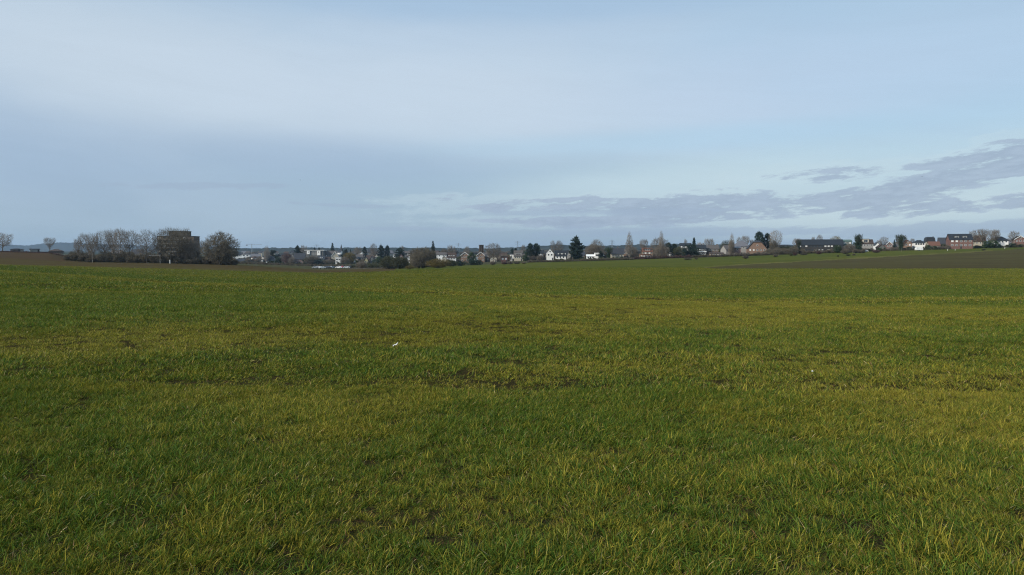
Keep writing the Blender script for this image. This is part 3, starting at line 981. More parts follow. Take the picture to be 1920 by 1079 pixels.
NAMES = {'round': 'bare_tree', 'open': 'bare_tree', 'upright': 'bare_tree', 'poplar': 'poplar_tree', 'bush': 'bush', 'spruce': 'spruce_tree',
         'pine': 'pine_tree', 'cedar': 'cedar_tree', 'ivy': 'ivy_covered_tree', 'evergreen': 'evergreen_bush'}
MAT0 = {'round': ('bark', 'twig'), 'open': ('bark', 'twig'), 'upright': ('bark', 'twig'), 'poplar': ('bark', 'twig_pale'), 'bush': ('bark_dark', 'twig_dark'),
        'spruce': ('bark_dark', 'needle'), 'pine': ('bark_dark', 'needle'), 'cedar': ('bark_dark', 'needle'), 'ivy': ('bark_dark', 'ivy'), 'evergreen': ('bark_dark', 'leaf')}
tree_n = [0]
def tree(kind, px, wpx, ytop, D, label, mats=None, group=None, sink=0.0, tw=1.0, base=None, cat=None):
    b_ = kind[:-1]
    tree_n[0] += 1
    mt, mc = mats or MAT0[b_]
    X = x_at(px, 480, D)
    z0 = Hs(X, D) - sink
    hgt = max(z_at(ytop, D) - z0, 1.0)
    wid = wpx * D / F * {'spruce': 1.5, 'pine': 1.28, 'cedar': 1.15, 'poplar': 1.25, 'evergreen': 1.35, 'bush': 1.12}.get(b_, 1.05)
    tw = round(tw * (1.6 if b_ in ('poplar', 'open') else 1.3 if b_ in ('round', 'upright') else 1.1), 2)
    nm = NAMES[b_]
    root = empty(nm, (X, D, z0), random.uniform(0, 6.28))
    root.scale = (wid, wid, hgt)
    tm, cm, bo = plant_meshes(kind, mt, mc, tw)
    for nm2, me in (('trunk', tm), ('crown', cm), ('bough', bo)):
        if me is None: continue
        o = bpy.data.objects.new(nm2, me)
        o.parent = root
        col.objects.link(o)
    c_ = cat or ('bush' if b_ in ('bush', 'evergreen') else 'tree')
    tag(root, label, c_, group)
    return root

def brush(name, pts, hgt, wid, mat, label, cat, kinds='bush', step=1.0, dep=3.0, seed=1, kind=None, tw=1.0):
    """a hedge or thicket: clumps of twigs or leaves along a line of (px, D)"""
    rg = np.random.default_rng(seed)
    P3 = [(x_at(px, 485, D), D) for px, D in pts]
    segl = [math.hypot(P3[i + 1][0] - P3[i][0], P3[i + 1][1] - P3[i][1]) for i in range(len(P3) - 1)]
    total = sum(segl)
    n = max(2, int(total / step))
    x0, y0 = P3[0]
    cum_ = np.concatenate([[0], np.cumsum(segl)])
    s_ = np.clip(total * (np.arange(n) + rg.uniform(-.4, .4, n)) / n, 0, total)
    X = np.interp(s_, cum_, [p[0] for p in P3]); Y = np.interp(s_, cum_, [p[1] for p in P3]) + rg.uniform(-dep / 2, dep / 2, n)
    Z = H(X, Y)
    hh = hgt * rg.uniform(0.55, 1.15, n); ww = wid * rg.uniform(0.7, 1.3, n)
    if kind == 'stuff':
        src = []
        for q in (1, 2):
            if kinds == 'bush':
                C = shape('bush%d' % q)[1]; C = C[rg.random(len(C)) < 0.5].copy(); C[:, 6:8] *= 1.5 * tw
                src.append(segs_mesh('bush_kind', C, M[mat], 3))
            else:
                P = shape('evergreen%d' % q)[2]
                src.append(cards('bush_kind', P, 0.03 * tw, M[mat], rg))
        return scatter(name, np.stack([X, Y, Z - 0.1], -1), np.stack([X * 0, X * 0, rg.uniform(0, 6.28, n)], -1), np.stack([ww, ww, hh], -1), rg.integers(0, 2, n), X * 0, src, label, cat)
    Vs = []
    for i in range(n):
        if kinds == 'bush':
            C = shape('bush%d' % rg.integers(1, 3))[1]
            S = C[rg.random(len(C)) < 0.13].copy()
            a = rg.uniform(0, 6.28); ca, sa = math.cos(a), math.sin(a)
            for q in (0, 3):
                xx = S[:, q] * ca - S[:, q + 1] * sa; yy = S[:, q] * sa + S[:, q + 1] * ca
                S[:, q] = xx * ww[i] + X[i] - x0; S[:, q + 1] = yy * ww[i] + Y[i] - y0; S[:, q + 2] = S[:, q + 2] * hh[i] + Z[i]
            S[:, 6:8] = 0.034 * tw
            Vs.append(S)
        else:
            m = 420
            d = rg.normal(size=(m, 3)); d /= np.linalg.norm(d, axis=1, keepdims=True)
            q = rg.uniform(0.5, 1.0, (m, 1)) ** 0.5
            Vs.append(d * q * np.array([ww[i] * 0.5, ww[i] * 0.5, hh[i] * 0.5]) + np.array([X[i] - x0, Y[i] - y0, Z[i] + hh[i] * 0.5]))
    me = segs_mesh(name, np.concatenate(Vs), M[mat], 3) if kinds == 'bush' else cards(name, np.concatenate(Vs), 0.22 * tw, M[mat], rg)
    o = bpy.data.objects.new(name, me)
    o.location = (x0, y0, 0)
    col.objects.link(o)
    tag(o, label, cat, kind=kind)
    return o
# ------------------------------------------------------------------ building materials
def plain(name, a, rough=0.8, spec=0.25, var=0.12, scale=0.6, brick=False, metal=0.0):
    m, t, out = newmat(name)
    oc = t.n('ShaderNodeTexCoord').outputs['Object']
    n1 = t.noise(oc, scale, 5, 0.6)
    b = tuple(x * (1 - var * 2) for x in a[:3]) + (1,)
    a4 = tuple(a[:3]) + (1,)
    c = t.mix(n1, b, a4)
    if brick:
        mp = t.n('ShaderNodeMapping', i_0=oc)
        mp.inputs['Rotation'].default_value = (R(90), 0, 0)
        bt = t.n('ShaderNodeTexBrick', i_Vector=mp.outputs[0], i_Color1=c, i_Color2=t.mix(0.5, c, b), i_Mortar=(0.3, 0.28, 0.25, 1), i_Scale=4.0)
        bt.inputs['Mortar Size'].default_value = 0.012
        c = bt.outputs[0]
    p = princ(t, out, c, rough, spec)
    p.inputs['Metallic'].default_value = metal
    return m
M.update({
 'mid': plain('weathered_concrete', (0.20, 0.185, 0.165)),
 'white': plain('white_render', (0.82, 0.81, 0.78), var=0.04), 'cream': plain('cream_render', (0.42, 0.38, 0.30), var=0.06),
 'pale': plain('pale_grey_render', (0.30, 0.29, 0.27), var=0.08), 'grey': plain('grey_render', (0.13, 0.13, 0.125), var=0.1),
 'brick': plain('red_brick', (0.165, 0.072, 0.056), brick=True), 'orange': plain('orange_brick', (0.23, 0.135, 0.088), brick=True),
 'brown': plain('brown_brick', (0.10, 0.068, 0.05), brick=True), 'pink': plain('pink_brick', (0.22, 0.135, 0.12), brick=True), 'tan': plain('tan_brick', (0.27, 0.185, 0.125), brick=True),
 'yellow': plain('yellow_render', (0.40, 0.35, 0.19), var=0.06), 'dark': plain('dark_cladding', (0.045, 0.043, 0.042)), 'green': plain('green_cladding', (0.09, 0.14, 0.125)),
 'slate': plain('slate_roof', (0.040, 0.043, 0.052), 0.6, 0.3), 'black_roof': plain('black_tile_roof', (0.020, 0.024, 0.030), 0.6, 0.3),
 'brown_roof': plain('brown_tile_roof', (0.065, 0.045, 0.036)), 'grey_roof': plain('grey_sheet_roof', (0.14, 0.14, 0.155), 0.6), 'mid_roof': plain('worn_tile_roof', (0.10, 0.09, 0.085)),
 'red_roof': plain('red_tile_roof', (0.15, 0.072, 0.05)), 'white_trim': plain('white_trim', (0.80, 0.80, 0.78), 0.5, 0.4, 0.02), 'dark_trim': plain('dark_trim', (0.05, 0.05, 0.05)),
 'glass': plain('window_glass', (0.03, 0.035, 0.04), 0.08, 0.8, 0.05), 'reflect_pane': plain('painted_sky_reflection', (0.70, 0.70, 0.68), 0.6, 0.3, 0.05), 'steel': plain('grey_steel', (0.25, 0.27, 0.29), 0.5, 0.4, 0.05),  # pale window panes: sky reflection painted into their colour
 'rubber': plain('tyre_rubber', (0.02, 0.02, 0.02)), 'car_white': plain('white_car_paint', (0.8, 0.8, 0.8), 0.25, 0.6, 0.02), 'car_dark': plain('dark_car_paint', (0.03, 0.033, 0.04), 0.25, 0.6, 0.02),
 'car_silver': plain('silver_car_paint', (0.4, 0.41, 0.43), 0.25, 0.6, 0.02), 'car_red': plain('red_car_paint', (0.3, 0.03, 0.03), 0.25, 0.6, 0.02), 'wood': plain('weathered_wood', (0.16, 0.13, 0.10)),
 'paper': plain('white_paper', (0.55, 0.55, 0.52), 0.7, 0.3, 0.02), 'feather': plain('black_feathers', (0.02, 0.02, 0.022)), 'earth': plain('dug_earth', (0.05, 0.036, 0.022)),
})

def prism_roof(kind, w, d, z0, h, ov, th=0.22):
    """closed roof body over a w x d plan, eaves at z0, ridge at z0 + h"""
    mb = MB()
    a = w / 2 + ov; b = d / 2 + ov
    e = z0 - ov * 0.3
    if kind == 'side':      # ridge left-right
        top = [(-a, -b, e), (a, -b, e), (a, 0, z0 + h), (-a, 0, z0 + h), (a, b, e), (-a, b, e)]
        lo = [(x, y, z - th) for x, y, z in top]
        mb.add(top + lo, [(0, 1, 2, 3), (3, 2, 4, 5), (7, 6, 9, 8), (8, 9, 11, 10), (0, 6, 7, 1), (4, 10, 11, 5), (1, 7, 8, 2), (2, 8, 10, 4), (0, 3, 9, 6), (3, 5, 11, 9)])
    elif kind == 'front':   # gable towards the viewer
        top = [(-a, -b, e), (0, -b, z0 + h), (a, -b, e), (-a, b, e), (0, b, z0 + h), (a, b, e)]
        lo = [(x, y, z - th) for x, y, z in top]
        mb.add(top + lo, [(0, 1, 4, 3), (1, 2, 5, 4), (6, 9, 10, 7), (7, 10, 11, 8), (0, 3, 9, 6), (2, 8, 11, 5), (0, 6, 7, 1), (1, 7, 8, 2), (3, 4, 10, 9), (4, 5, 11, 10)])
    elif kind in ('hip', 'mansard'):
        if kind == 'hip':
            r_ = max(a - b, a * 0.28); rb = 0.02 if a > b else b - a
            rings = [(a, b, e - 0.15), (a, b, e), (r_, rb + 0.05, z0 + h)]
        else:
            rings = [(a, b, e - 0.15), (a, b, e), (a * 0.84, b * 0.84, z0 + h * 0.82), (a * 0.62, b * 0.5, z0 + h)]
        vs = []; fs = []
        for (p, q, z) in rings:
            vs += [(-p, -q, z), (p, -q, z), (p, q, z), (-p, q, z)]
        for k in range(len(rings) - 1):
            o_ = 4 * k
            for i in range(4):
                fs.append((o_ + i, o_ + (i + 1) % 4, o_ + 4 + (i + 1) % 4, o_ + 4 + i))
        o_ = 4 * (len(rings) - 1)
        fs.append((o_, o_ + 1, o_ + 2, o_ + 3)); fs.append((3, 2, 1, 0))
        mb.add(vs, fs)
    elif kind == 'halfhip':  # gable towards the viewer with a clipped top and low eaves
        c_ = 0.45
        top = [(-a, -b, e), (-a * c_, -b, z0 + h * 0.80), (a * c_, -b, z0 + h * 0.80), (a, -b, e), (0, -b * 0.55, z0 + h),
               (-a, b, e), (-a * c_, b, z0 + h * 0.80), (a * c_, b, z0 + h * 0.80), (a, b, e), (0, b * 0.55, z0 + h)]
        lo = [(x, y, z - th) for x, y, z in top]
        n = 10
        F_ = [(0, 1, 6, 5), (2, 3, 8, 7), (1, 2, 4), (7, 6, 9), (1, 4, 9, 6), (4, 2, 7, 9)]
        mb.add(top + lo, F_ + [tuple(i + n for i in reversed(f)) for f in F_] +
               [(0, n, n + 1, 1), (1, n + 1, n + 2, 2), (2, n + 2, n + 3, 3), (3, n + 3, n + 8, 8), (8, n + 8, n + 7, 7), (7, n + 7, n + 6, 6), (6, n + 6, n + 5, 5), (5, n + 5, n, 0)])
    elif kind == 'mono':
        top = [(-a, -b, e), (a, -b, e), (a, b, z0 + h), (-a, b, z0 + h)]
        lo = [(x, y, z - th) for x, y, z in top]
        mb.add(top + lo, [(0, 1, 2, 3), (7, 6, 5, 4), (0, 4, 5, 1), (1, 5, 6, 2), (2, 6, 7, 3), (3, 7, 4, 0)])
    else:                   # flat with a raised rim
        mb.box(-a, a, -b, b, z0, z0 + max(h, 0.25))
    return mb

def walls(kind, w, d, z0, h):
    mb = MB()
    a, b = w / 2, d / 2
    if kind == 'side':
        vs = [(-a, -b, 0), (a, -b, 0), (a, b, 0), (-a, b, 0), (-a, -b, z0 - .1), (a, -b, z0 - .1), (a, b, z0 - .1), (-a, b, z0 - .1), (-a, 0, z0 + h - .25), (a, 0, z0 + h - .25)]
        fs = [(0, 1, 5, 4), (2, 3, 7, 6), (1, 2, 6, 9, 5), (3, 0, 4, 8, 7), (4, 5, 9, 8), (6, 7, 8, 9), (3, 2, 1, 0)]
        mb.add(vs, fs)
    elif kind in ('front', 'halfhip'):
        t_ = z0 + h - .25
        if kind == 'front':
            vs = [(-a, -b, 0), (a, -b, 0), (a, b, 0), (-a, b, 0), (-a, -b, z0 - .1), (a, -b, z0 - .1), (a, b, z0 - .1), (-a, b, z0 - .1), (0, -b, t_), (0, b, t_)]
            fs = [(0, 1, 5, 8, 4), (1, 2, 6, 5), (2, 3, 7, 9, 6), (3, 0, 4, 7), (4, 8, 9, 7), (8, 5, 6, 9), (3, 2, 1, 0)]
        else:
            q = 0.42; zq = z0 + h * 0.78 - .2
            vs = [(-a, -b, 0), (a, -b, 0), (a, b, 0), (-a, b, 0), (-a, -b, z0 - .1), (a, -b, z0 - .1), (a, b, z0 - .1), (-a, b, z0 - .1),
                  (-a * q, -b, zq), (a * q, -b, zq), (-a * q, b, zq), (a * q, b, zq)]
            fs = [(0, 1, 5, 9, 8, 4), (1, 2, 6, 5), (2, 3, 7, 10, 11, 6), (3, 0, 4, 7), (4, 8, 10, 7), (9, 5, 6, 11), (8, 9, 11, 10), (3, 2, 1, 0)]
        mb.add(vs, fs)
    else:
        mb.box(-a, a, -b, b, 0, z0 - 0.02)
    return mb

def window(parent, x, y, z, w, h, frame='white_trim', pane='glass', tilt=0.0):
    mb = MB()
    f_ = 0.10
    mb.box(-w / 2, w / 2, -0.06, 0.10, 0, f_); mb.box(-w / 2, w / 2, -0.06, 0.10, h - f_, h)
    mb.box(-w / 2, -w / 2 + f_, -0.06, 0.10, f_, h - f_); mb.box(w / 2 - f_, w / 2, -0.06, 0.10, f_, h - f_)
    if w > 1.1: mb.box(-f_ / 3, f_ / 3, -0.05, 0.09, f_, h - f_)
    o = mb.build('window', M[frame], parent)
    o.location = (x, y, z); o.rotation_euler = (tilt, 0, 0)
    pm = MB(); pm.box(-w / 2 + f_ * 0.9, w / 2 - f_ * 0.9, -0.02, 0.04, f_ * 0.9, h - f_ * 0.9)
    pm.build('pane', M[pane], o)
    return o

HOUSES = []
def house(name, px0, px1, ytop, yeave, D, roof, wm, rm, label, depth=9.0, yaw=0.0, win=None, win_mat='glass', frame='white_trim', chim=None, dormer=None, verge=None,
          cat='house', door=True, ov=0.35, group=None, winw=1.1, rows=None, sill=None, bright=()):
    pc = (px0 + px1) / 2
    X = x_at(pc, 480, D); z0 = Hs(X, D + depth / 2) - 0.3
    w_ = (px1 - px0) * D / F - 2 * ov * (roof != 'flat')
    ze = z_at(yeave, D) - z0; zt = z_at(ytop, D) - z0
    ze = max(ze, 2.2)
    h = max(zt - ze, 0.3)
    root = empty(name, (X, D + depth / 2, z0), -math.atan2(X, D) * 0.6 + R(yaw))
    walls(roof, w_, depth, ze, h).build('wall', M[wm], root)
    ro = prism_roof(roof, w_, depth, ze, h, ov if roof != 'flat' else 0.12).build('roof', M[rm], root)
    if verge:   # pale verge boards along the gable facing the viewer
        mb = MB()
        a = w_ / 2 + ov; b = -(depth / 2 + ov) - 0.05
        if roof == 'front':
            mb.bar((-a, b, ze - .2), (0, b, ze + h - .05), 0.22, 0.22); mb.bar((a, b, ze - .2), (0, b, ze + h - .05), 0.22, 0.22)
        else:
            mb.bar((-a, b, ze - .15), (a, b, ze - .15), 0.20, 0.20)
        mb.build('verge_board', M[verge], root)
    fy = -depth / 2
    ncol = win if win is not None else max(1, int(w_ / 3.2))
    nrow = rows if rows is not None else max(1, int((ze - 0.3) / 2.9))
    wh = 1.25
    for r_ in range(nrow):
        zz = ze - 0.55 - wh - r_ * 2.85
        if zz < 0.5: break
        for k in range(ncol):
            xx = (-0.5 + (k + 0.5) / ncol) * (w_ - 0.6)
            if door and r_ == nrow - 1 and k == ncol // 2 and nrow > 1: continue
            pm = 'reflect_pane' if ((k + 3 * r_) in bright) else win_mat  # listed windows get the pale pane with the painted reflection
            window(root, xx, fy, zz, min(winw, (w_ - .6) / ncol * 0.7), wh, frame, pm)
    if roof in ('front', 'halfhip') and h > 2.4:
        window(root, 0, fy, ze + h * 0.28, min(1.0, w_ * 0.2), 1.1, frame, win_mat)
    if door:
        dm = MB(); dx_ = w_ * (0.0 if nrow > 1 else 0.36)
        dm.box(dx_ - 0.5, dx_ + 0.5, fy - 0.05, fy + 0.1, 0.3, 2.35)
        dm.build('door', M['dark_trim'], root)
    for (fx, fz, cw) in (chim or []):
        cm = MB()
        zb = ze + h * 0.3
        cm.box(fx * w_ - cw / 2, fx * w_ + cw / 2, 0.3, 1.1, zb, ze + h + fz)
        cm.box(fx * w_ - cw / 2 - .08, fx * w_ + cw / 2 + .08, 0.22, 1.18, ze + h + fz, ze + h + fz + .12)
        cm.build('chimney', M['white' if wm == 'white' else 'brown'], ro)
    if dormer:  # (n, width, height, wall, spread)
        n, dw, dh, dm_, spr = dormer
        for k in range(n):
            xx = (-0.5 + (k + 0.5) / n) * w_ * spr
            yb = -depth / 2 * 0.62
            zb = ze + h * 0.22
            db = MB(); db.box(xx - dw / 2, xx + dw / 2, yb - 0.6, 0.0, zb - 0.5, zb + dh)
            do = db.build('dormer', M[dm_], root)
            dr = MB(); dr.box(xx - dw / 2 - .15, xx + dw / 2 + .15, yb - 0.8, 0.2, zb + dh + 0.003, zb + dh + 0.2); dr.build('dormer_roof', M[rm], do)
            wo_ = window(do, xx, yb - 0.6, zb + 0.15, dw * 0.62, dh - 0.45, frame, win_mat)
    tag(root, label, cat, group)
    HOUSES.append(root)
    return root

# ------------------------------------------------------------------ buildings, from left to right
hs = house
hs('house', 16, 34, 466, 469.5, 570, 'hip', 'brown', 'slate', 'low dark roofed house beside the bare tree at the left edge', win=3)
hs('house', 50, 67, 466.5, 470.5, 575, 'side', 'pale', 'black_roof', 'small dark roofed house with pale end wall beyond the reddish ridge', win=2, yaw=14)
hs('barn', 88, 110, 467.5, 471, 580, 'hip', 'brown', 'brown_roof', 'low brown barn under the thin bare tree on the left ridge', win=0, cat='barn', door=False)
hs('house', 204, 224, 470, 476, 620, 'side', 'pale', 'grey_roof', 'pale house seen through the left row of bare trees', win=3)
hs('house', 244, 262, 468, 477, 620, 'flat', 'pale', 'grey_roof', 'flat roofed pale building seen through the bare trees left of the apartment block', win=3)

# apartment block behind the tree row
D = 560
zb = Hs(x_at(328, 480, D), D) - 0.5
Xb = x_at(328, 480, D)
ap = empty('apartment_block', (Xb, D + 7, zb), R(6))
hw = 33 * D / F
zt1 = z_at(443.5, D) - zb; zt2 = z_at(434, D) - zb
wm_ = MB(); wm_.box(-hw, hw, -7, 7, 0, zt1); wm_.build('wall', M['brown'], ap)
ph = MB(); ph.box(-hw * 0.42, hw * 0.58, -5, 5, zt1 + .25, zt2); pw = ph.build('penthouse', M['dark'], ap)
rf = MB(); rf.box(-hw - .3, hw + .3, -7.3, 7.3, zt1 + 0.003, zt1 + 0.25); rf.build('roof', M['dark_trim'], ap)
rf = MB(); rf.box(-hw * 0.42 - .3, hw * 0.58 + .3, -5.3, 5.3, zt2 + 0.003, zt2 + 0.25); rf.build('roof', M['dark_trim'], pw)
nst = int(zt1 / 3.0)
for k in range(nst):
    z_ = zt1 - 3.0 * (k + 1)
    bb = MB(); bb.box(-hw * 0.97, hw * 0.55, -8.3, -7.003, z_ + 0.1, z_ + 1.15); bb.build('balcony', M['mid'], ap)
    for q in range(6):
        window(ap, -hw * 0.88 + q * hw * 0.27, -7.0, z_ + 1.25, 2.2, 1.45, 'dark_trim', 'reflect_pane' if (q * 3 + k) % 5 == 0 else 'glass')
tag(ap, 'tall brick apartment block with balcony bands behind the left tree row', 'building')

hs('house', 431.5, 443, 484, 491, 880, 'front', 'white', 'slate', 'bright white gable house just right of the large round tree', win=2, rows=1, ov=0.15)
hs('house', 440, 457, 485.5, 492, 886, 'side', 'grey', 'slate', 'dark roofed house joined to the bright white gable on the left of town', win=3, rows=1)
hs('house', 435, 456, 481.5, 484, 930, 'flat', 'white', 'white_trim', 'long low white flat roofed building above the white gable house', win=4, rows=1)
hs('house', 452, 466, 475.5, 478, 960, 'flat', 'white', 'grey_roof', 'tall white box shaped house with a dark opening right of the round tree', win=2, frame='dark_trim', winw=2.4)
hs('warehouse', 452, 466, 471, 473.5, 1300, 'side', 'white', 'grey_roof', 'far white warehouse with lilac roof under the crane', win=3, cat='warehouse', door=False)
hs('warehouse', 466, 487, 476.5, 481, 1150, 'side', 'pale', 'grey_roof', 'long low building with a grey roof left of the tan poplar', win=4, rows=1, cat='warehouse')
hs('house', 482, 491, 488.5, 490, 900, 'flat', 'white', 'white_trim', 'tiny white garage left of the grey hip roofed house', win=2, rows=1, depth=6)
hs('house', 496, 516, 480, 489.5, 900, 'hip', 'white', 'slate', 'white bungalow with a tall grey hip roof beside the dark ivy bush', win=4, rows=1, ov=0.8)
hs('house', 540, 552, 475.5, 484, 905, 'front', 'pale', 'brown_roof', 'pale house with steep brown gable above the reddish bush', win=2)
hs('house', 549, 571, 475, 486, 880, 'side', 'pink', 'slate', 'pink and cream house with a tall slate roof below the cedar', win=5, rows=2)
hs('house', 530, 549, 483, 488, 872, 'side', 'pink', 'mid_roof', 'low pinkish house beside the reddish bush', win=3, rows=1)
# white school-like block
D = 950
Xw = x_at(589, 480, D); zb = Hs(Xw, D) - .5
sc_ = empty('flat_roofed_building', (Xw, D + 6, zb), 0)
hw = 17 * D / F; zt = z_at(470, D) - zb
b_ = MB(); b_.box(-hw, hw, -6, 6, 0, zt); b_.build('wall', M['grey'], sc_)
b_ = MB(); b_.box(-hw - .6, hw + 1.6, -7, 7, zt + .003, zt + 0.55); b_.build('roof', M['white_trim'], sc_)
for (a0, a1, zlo) in ((576, 581, 477), (595, 601, 479)):
    x0 = x_at(a0, 480, D) - Xw; x1 = x_at(a1, 480, D) - Xw
    b_ = MB(); b_.box(x0, x1, -7.2, -6.003, z_at(zlo, D) - zb, zt - .4); st = b_.build('stair_tower', M['white'], sc_)
    window(st, (x0 + x1) / 2, -7.2, zt - 3.0, 1.0, 1.8)
for q in range(7):
    window(sc_, -hw * 0.3 + q * 1.9 - 1.5, -6.0, zt - 2.3, 1.7, 1.3, 'white_trim', 'glass')
    window(sc_, -hw * 0.3 + q * 1.9 - 1.5, -6.0, zt - 5.1, 1.7, 1.3, 'white_trim', 'glass')
tag(sc_, 'flat roofed building with a white roof edge and two white towers', 'building')
hs('house', 604, 630, 470.5, 478, 960, 'side', 'grey', 'mid_roof', 'long grey house right of the white towered building', win=6, bright=(1, 9))
hs('house', 620, 634, 472, 481, 930, 'front', 'cream', 'slate', 'cream gable house in front of the triangular spruce', win=2, verge='white')
hs('house', 594, 608, 480, 486, 880, 'side', 'grey', 'slate', 'grey roofed house with white dormer below the white towers', win=3, dormer=(1, 3, 1.6, 'white', .3))
hs('house', 606, 618, 482, 487, 884, 'side', 'brown', 'brown_roof', 'small brown house between the parked cars and the grey house', win=2, bright=(0,))
hs('house', 628, 638, 483.5, 485, 860, 'flat', 'white', 'white_trim', 'white two storey box house left of the green willow', win=2, frame='dark_trim', winw=2.0)
hs('house', 662, 665, 485, 487.5, 850, 'front', 'white', 'slate', 'narrow white gable between the willow and the yellow house', win=1, depth=5, ov=.1)
hs('house', 661, 680, 477, 482, 960, 'side', 'grey', 'mid_roof', 'grey green roofed house right of the willow', win=4)
hs('house', 676, 684, 474.5, 476, 1050, 'flat', 'white', 'white_trim', 'small white flat roofed house far up behind the yellow gable', win=3, rows=1)
hs('house', 682, 689.5, 482.5, 489, 860, 'front', 'yellow', 'slate', 'pale yellow gable house in the middle of the town', win=2, ov=.2)
hs('house', 685, 701, 479, 487, 872, 'side', 'grey', 'brown_roof', 'dark roofed house joined to the yellow gable', win=2)
hs('house', 692, 700.5, 480.5, 487, 864, 'front', 'grey', 'slate', 'dark grey gable house right of the yellow gable', win=1)
hs('house', 689, 698, 467.5, 473, 1050, 'side', 'grey', 'slate', 'distant dark roofed house under the bare town tree', win=3)
hs('house', 695, 709, 471.5, 477, 1000, 'side', 'cream', 'mid_roof', 'pale walled house left of the dark pines', win=4, bright=(0, 1))
hs('house', 724, 735, 470, 475, 960, 'side', 'pale', 'grey_roof', 'lilac roofed white house right of the dark pines', win=3, yaw=20)
hs('house', 736.5, 741, 475.5, 480, 900, 'front', 'white', 'slate', 'tiny bright white gable above the large olive bush', win=1, rows=1, ov=.1)
hs('house', 745, 757, 477, 485, 860, 'front', 'pink', 'red_roof', 'salmon gable house beside the flat topped cedar', win=2)
hs('house', 755, 763, 476, 483, 866, 'front', 'grey', 'mid_roof', 'grey gable house right of the salmon gable', win=1)
hs('house', 757, 768, 471, 475, 1000, 'side', 'pale', 'mid_roof', 'far grey house left of the big round tree', win=3)
hs('house', 766, 771, 481, 484, 840, 'flat', 'white', 'white_trim', 'white corner of a house touching the big round tree', win=1, frame='white_trim')
hs('house', 817, 837, 473.5, 477.5, 690, 'side', 'white', 'mid_roof', 'white terraced house with grey roof right of the dark spruce', win=5, bright=(0, 2))
hs('house', 837, 855, 474, 483, 690, 'side', 'white', 'brown_roof', 'house with three small roof dormers and white ground floor', win=5, rows=1, dormer=(3, 1.3, 1.2, 'white', .8))
hs('house', 828, 836, 481, 484, 660, 'front', 'cream', 'slate', 'small cream gable below the white terraced house', win=1, rows=1)
hs('house', 863, 879.5, 473, 479.5, 640, 'front', 'orange', 'slate', 'orange brick gable house with white edges left of the dark evergreen', win=3, verge='white')
hs('house', 893, 909, 473, 479, 640, 'front', 'orange', 'slate', 'orange brick gable house with white edges below the square tower', win=3, verge='white')
hs('house', 905, 918, 474, 477.5, 650, 'side', 'brown', 'mid_roof', 'brown annex right of the gable house below the square tower', win=3)
hs('house', 889, 895, 482.5, 484, 620, 'flat', 'white', 'white_trim', 'white garage behind the long dark hedge', win=1, rows=1, depth=6)
hs('house', 918, 932, 478.5, 484.5, 630, 'front', 'cream', 'mid_roof', 'low cream gable hidden by the branches of the wide bare tree', win=2, rows=1)
hs('house', 939, 952, 481, 483, 600, 'flat', 'brick', 'brown_roof', 'red brick flat roofed house with two bright windows', win=2, bright=(0, 1), rows=1, winw=1.4)
hs('house', 936, 951, 474, 479, 680, 'side', 'brown', 'brown_roof', 'dim brown roofed house behind the red brick house', win=3)
hs('house', 956, 963, 476.5, 478, 650, 'flat', 'white', 'grey_roof', 'small white flat box left of the grey dormer house', win=1, rows=1)
hs('house', 963, 981, 470, 480.5, 640, 'side', 'cream', 'mid_roof', 'house with a long pale dormer and cream ground floor', win=4, rows=1, dormer=(1, 6.5, 1.5, 'pale', .1))
hs('house', 1005, 1020, 469, 475, 650, 'side', 'grey', 'black_roof', 'dark house between the twin pines and the white gable', win=4, bright=(1, 2))
hs('house', 1022, 1026, 472, 478, 650, 'side', 'grey', 'slate', 'narrow dark extension left of the tall white gable', win=1, depth=6)
hs('house', 1025, 1038.5, 468, 475.5, 620, 'front', 'white', 'white_trim', 'tall bright white gable house near the centre', win=2, frame='dark_trim', ov=.12, winw=1.2)
hs('house', 1041, 1067, 470, 480, 620, 'side', 'white', 'black_roof', 'white house with black roof and a long white dormer', win=4, rows=1, frame='dark_trim', dormer=(2, 3.4, 1.3, 'white', .6))
hs('house', 1064.5, 1070.5, 469.5, 477, 606, 'front', 'pale', 'slate', 'narrow pale gable at the right end of the black roofed white house', win=1, ov=.15)
hs('house', 1073, 1098, 472.5, 479, 600, 'side', 'brown', 'slate', 'dark house with a tan front behind the big cedar', win=5, rows=1)
hs('shed', 1078, 1084.5, 479.5, 481.5, 590, 'mono', 'tan', 'brown_roof', 'tan wooden shed below the big cedar', win=1, rows=1, depth=4, cat='shed', door=False)
hs('house', 1116, 1125, 474.5, 476, 590, 'flat', 'white', 'white_trim', 'bright white square tower of the modern white house', win=1, rows=1, frame='dark_trim', winw=2.2, door=False)
hs('house', 1100, 1116, 477.5, 480.5, 592, 'side', 'white', 'white_trim', 'low wing with white roof joined to the white square tower', win=3, rows=1, frame='dark_trim')
hs('house', 1129.5, 1134.5, 474.5, 479, 620, 'front', 'white', 'slate', 'tiny white gable left of the ivy covered trunk', win=1, rows=1, ov=.15)
hs('house', 1146, 1171, 465.5, 476.5, 590, 'side', 'cream', 'slate', 'house with a large dark slate roof left of the tall poplar', win=4, rows=1, chim=[(0.05, 1.0, .9)])
hs('house', 1169, 1180, 467, 472, 600, 'side', 'orange', 'mid_roof', 'orange brick house end behind the first tall poplar', win=2)
hs('house', 1201, 1222, 477, 478, 570, 'flat', 'orange', 'red_roof', 'low salmon brick terrace wing under the red roofed house', win=4, rows=1, bright=(0, 1))
hs('house', 1205, 1225.5, 465, 472, 580, 'side', 'tan', 'red_roof', 'salmon tiled house with a wide dark dormer between two poplars', win=5, bright=(1, 3), rows=1, dormer=(1, 6.0, 1.6, 'dark', .1))
hs('house', 1237, 1252, 464.5, 470, 620, 'side', 'pale', 'slate', 'pale house half hidden under the second tall poplar', win=3, bright=(1,))
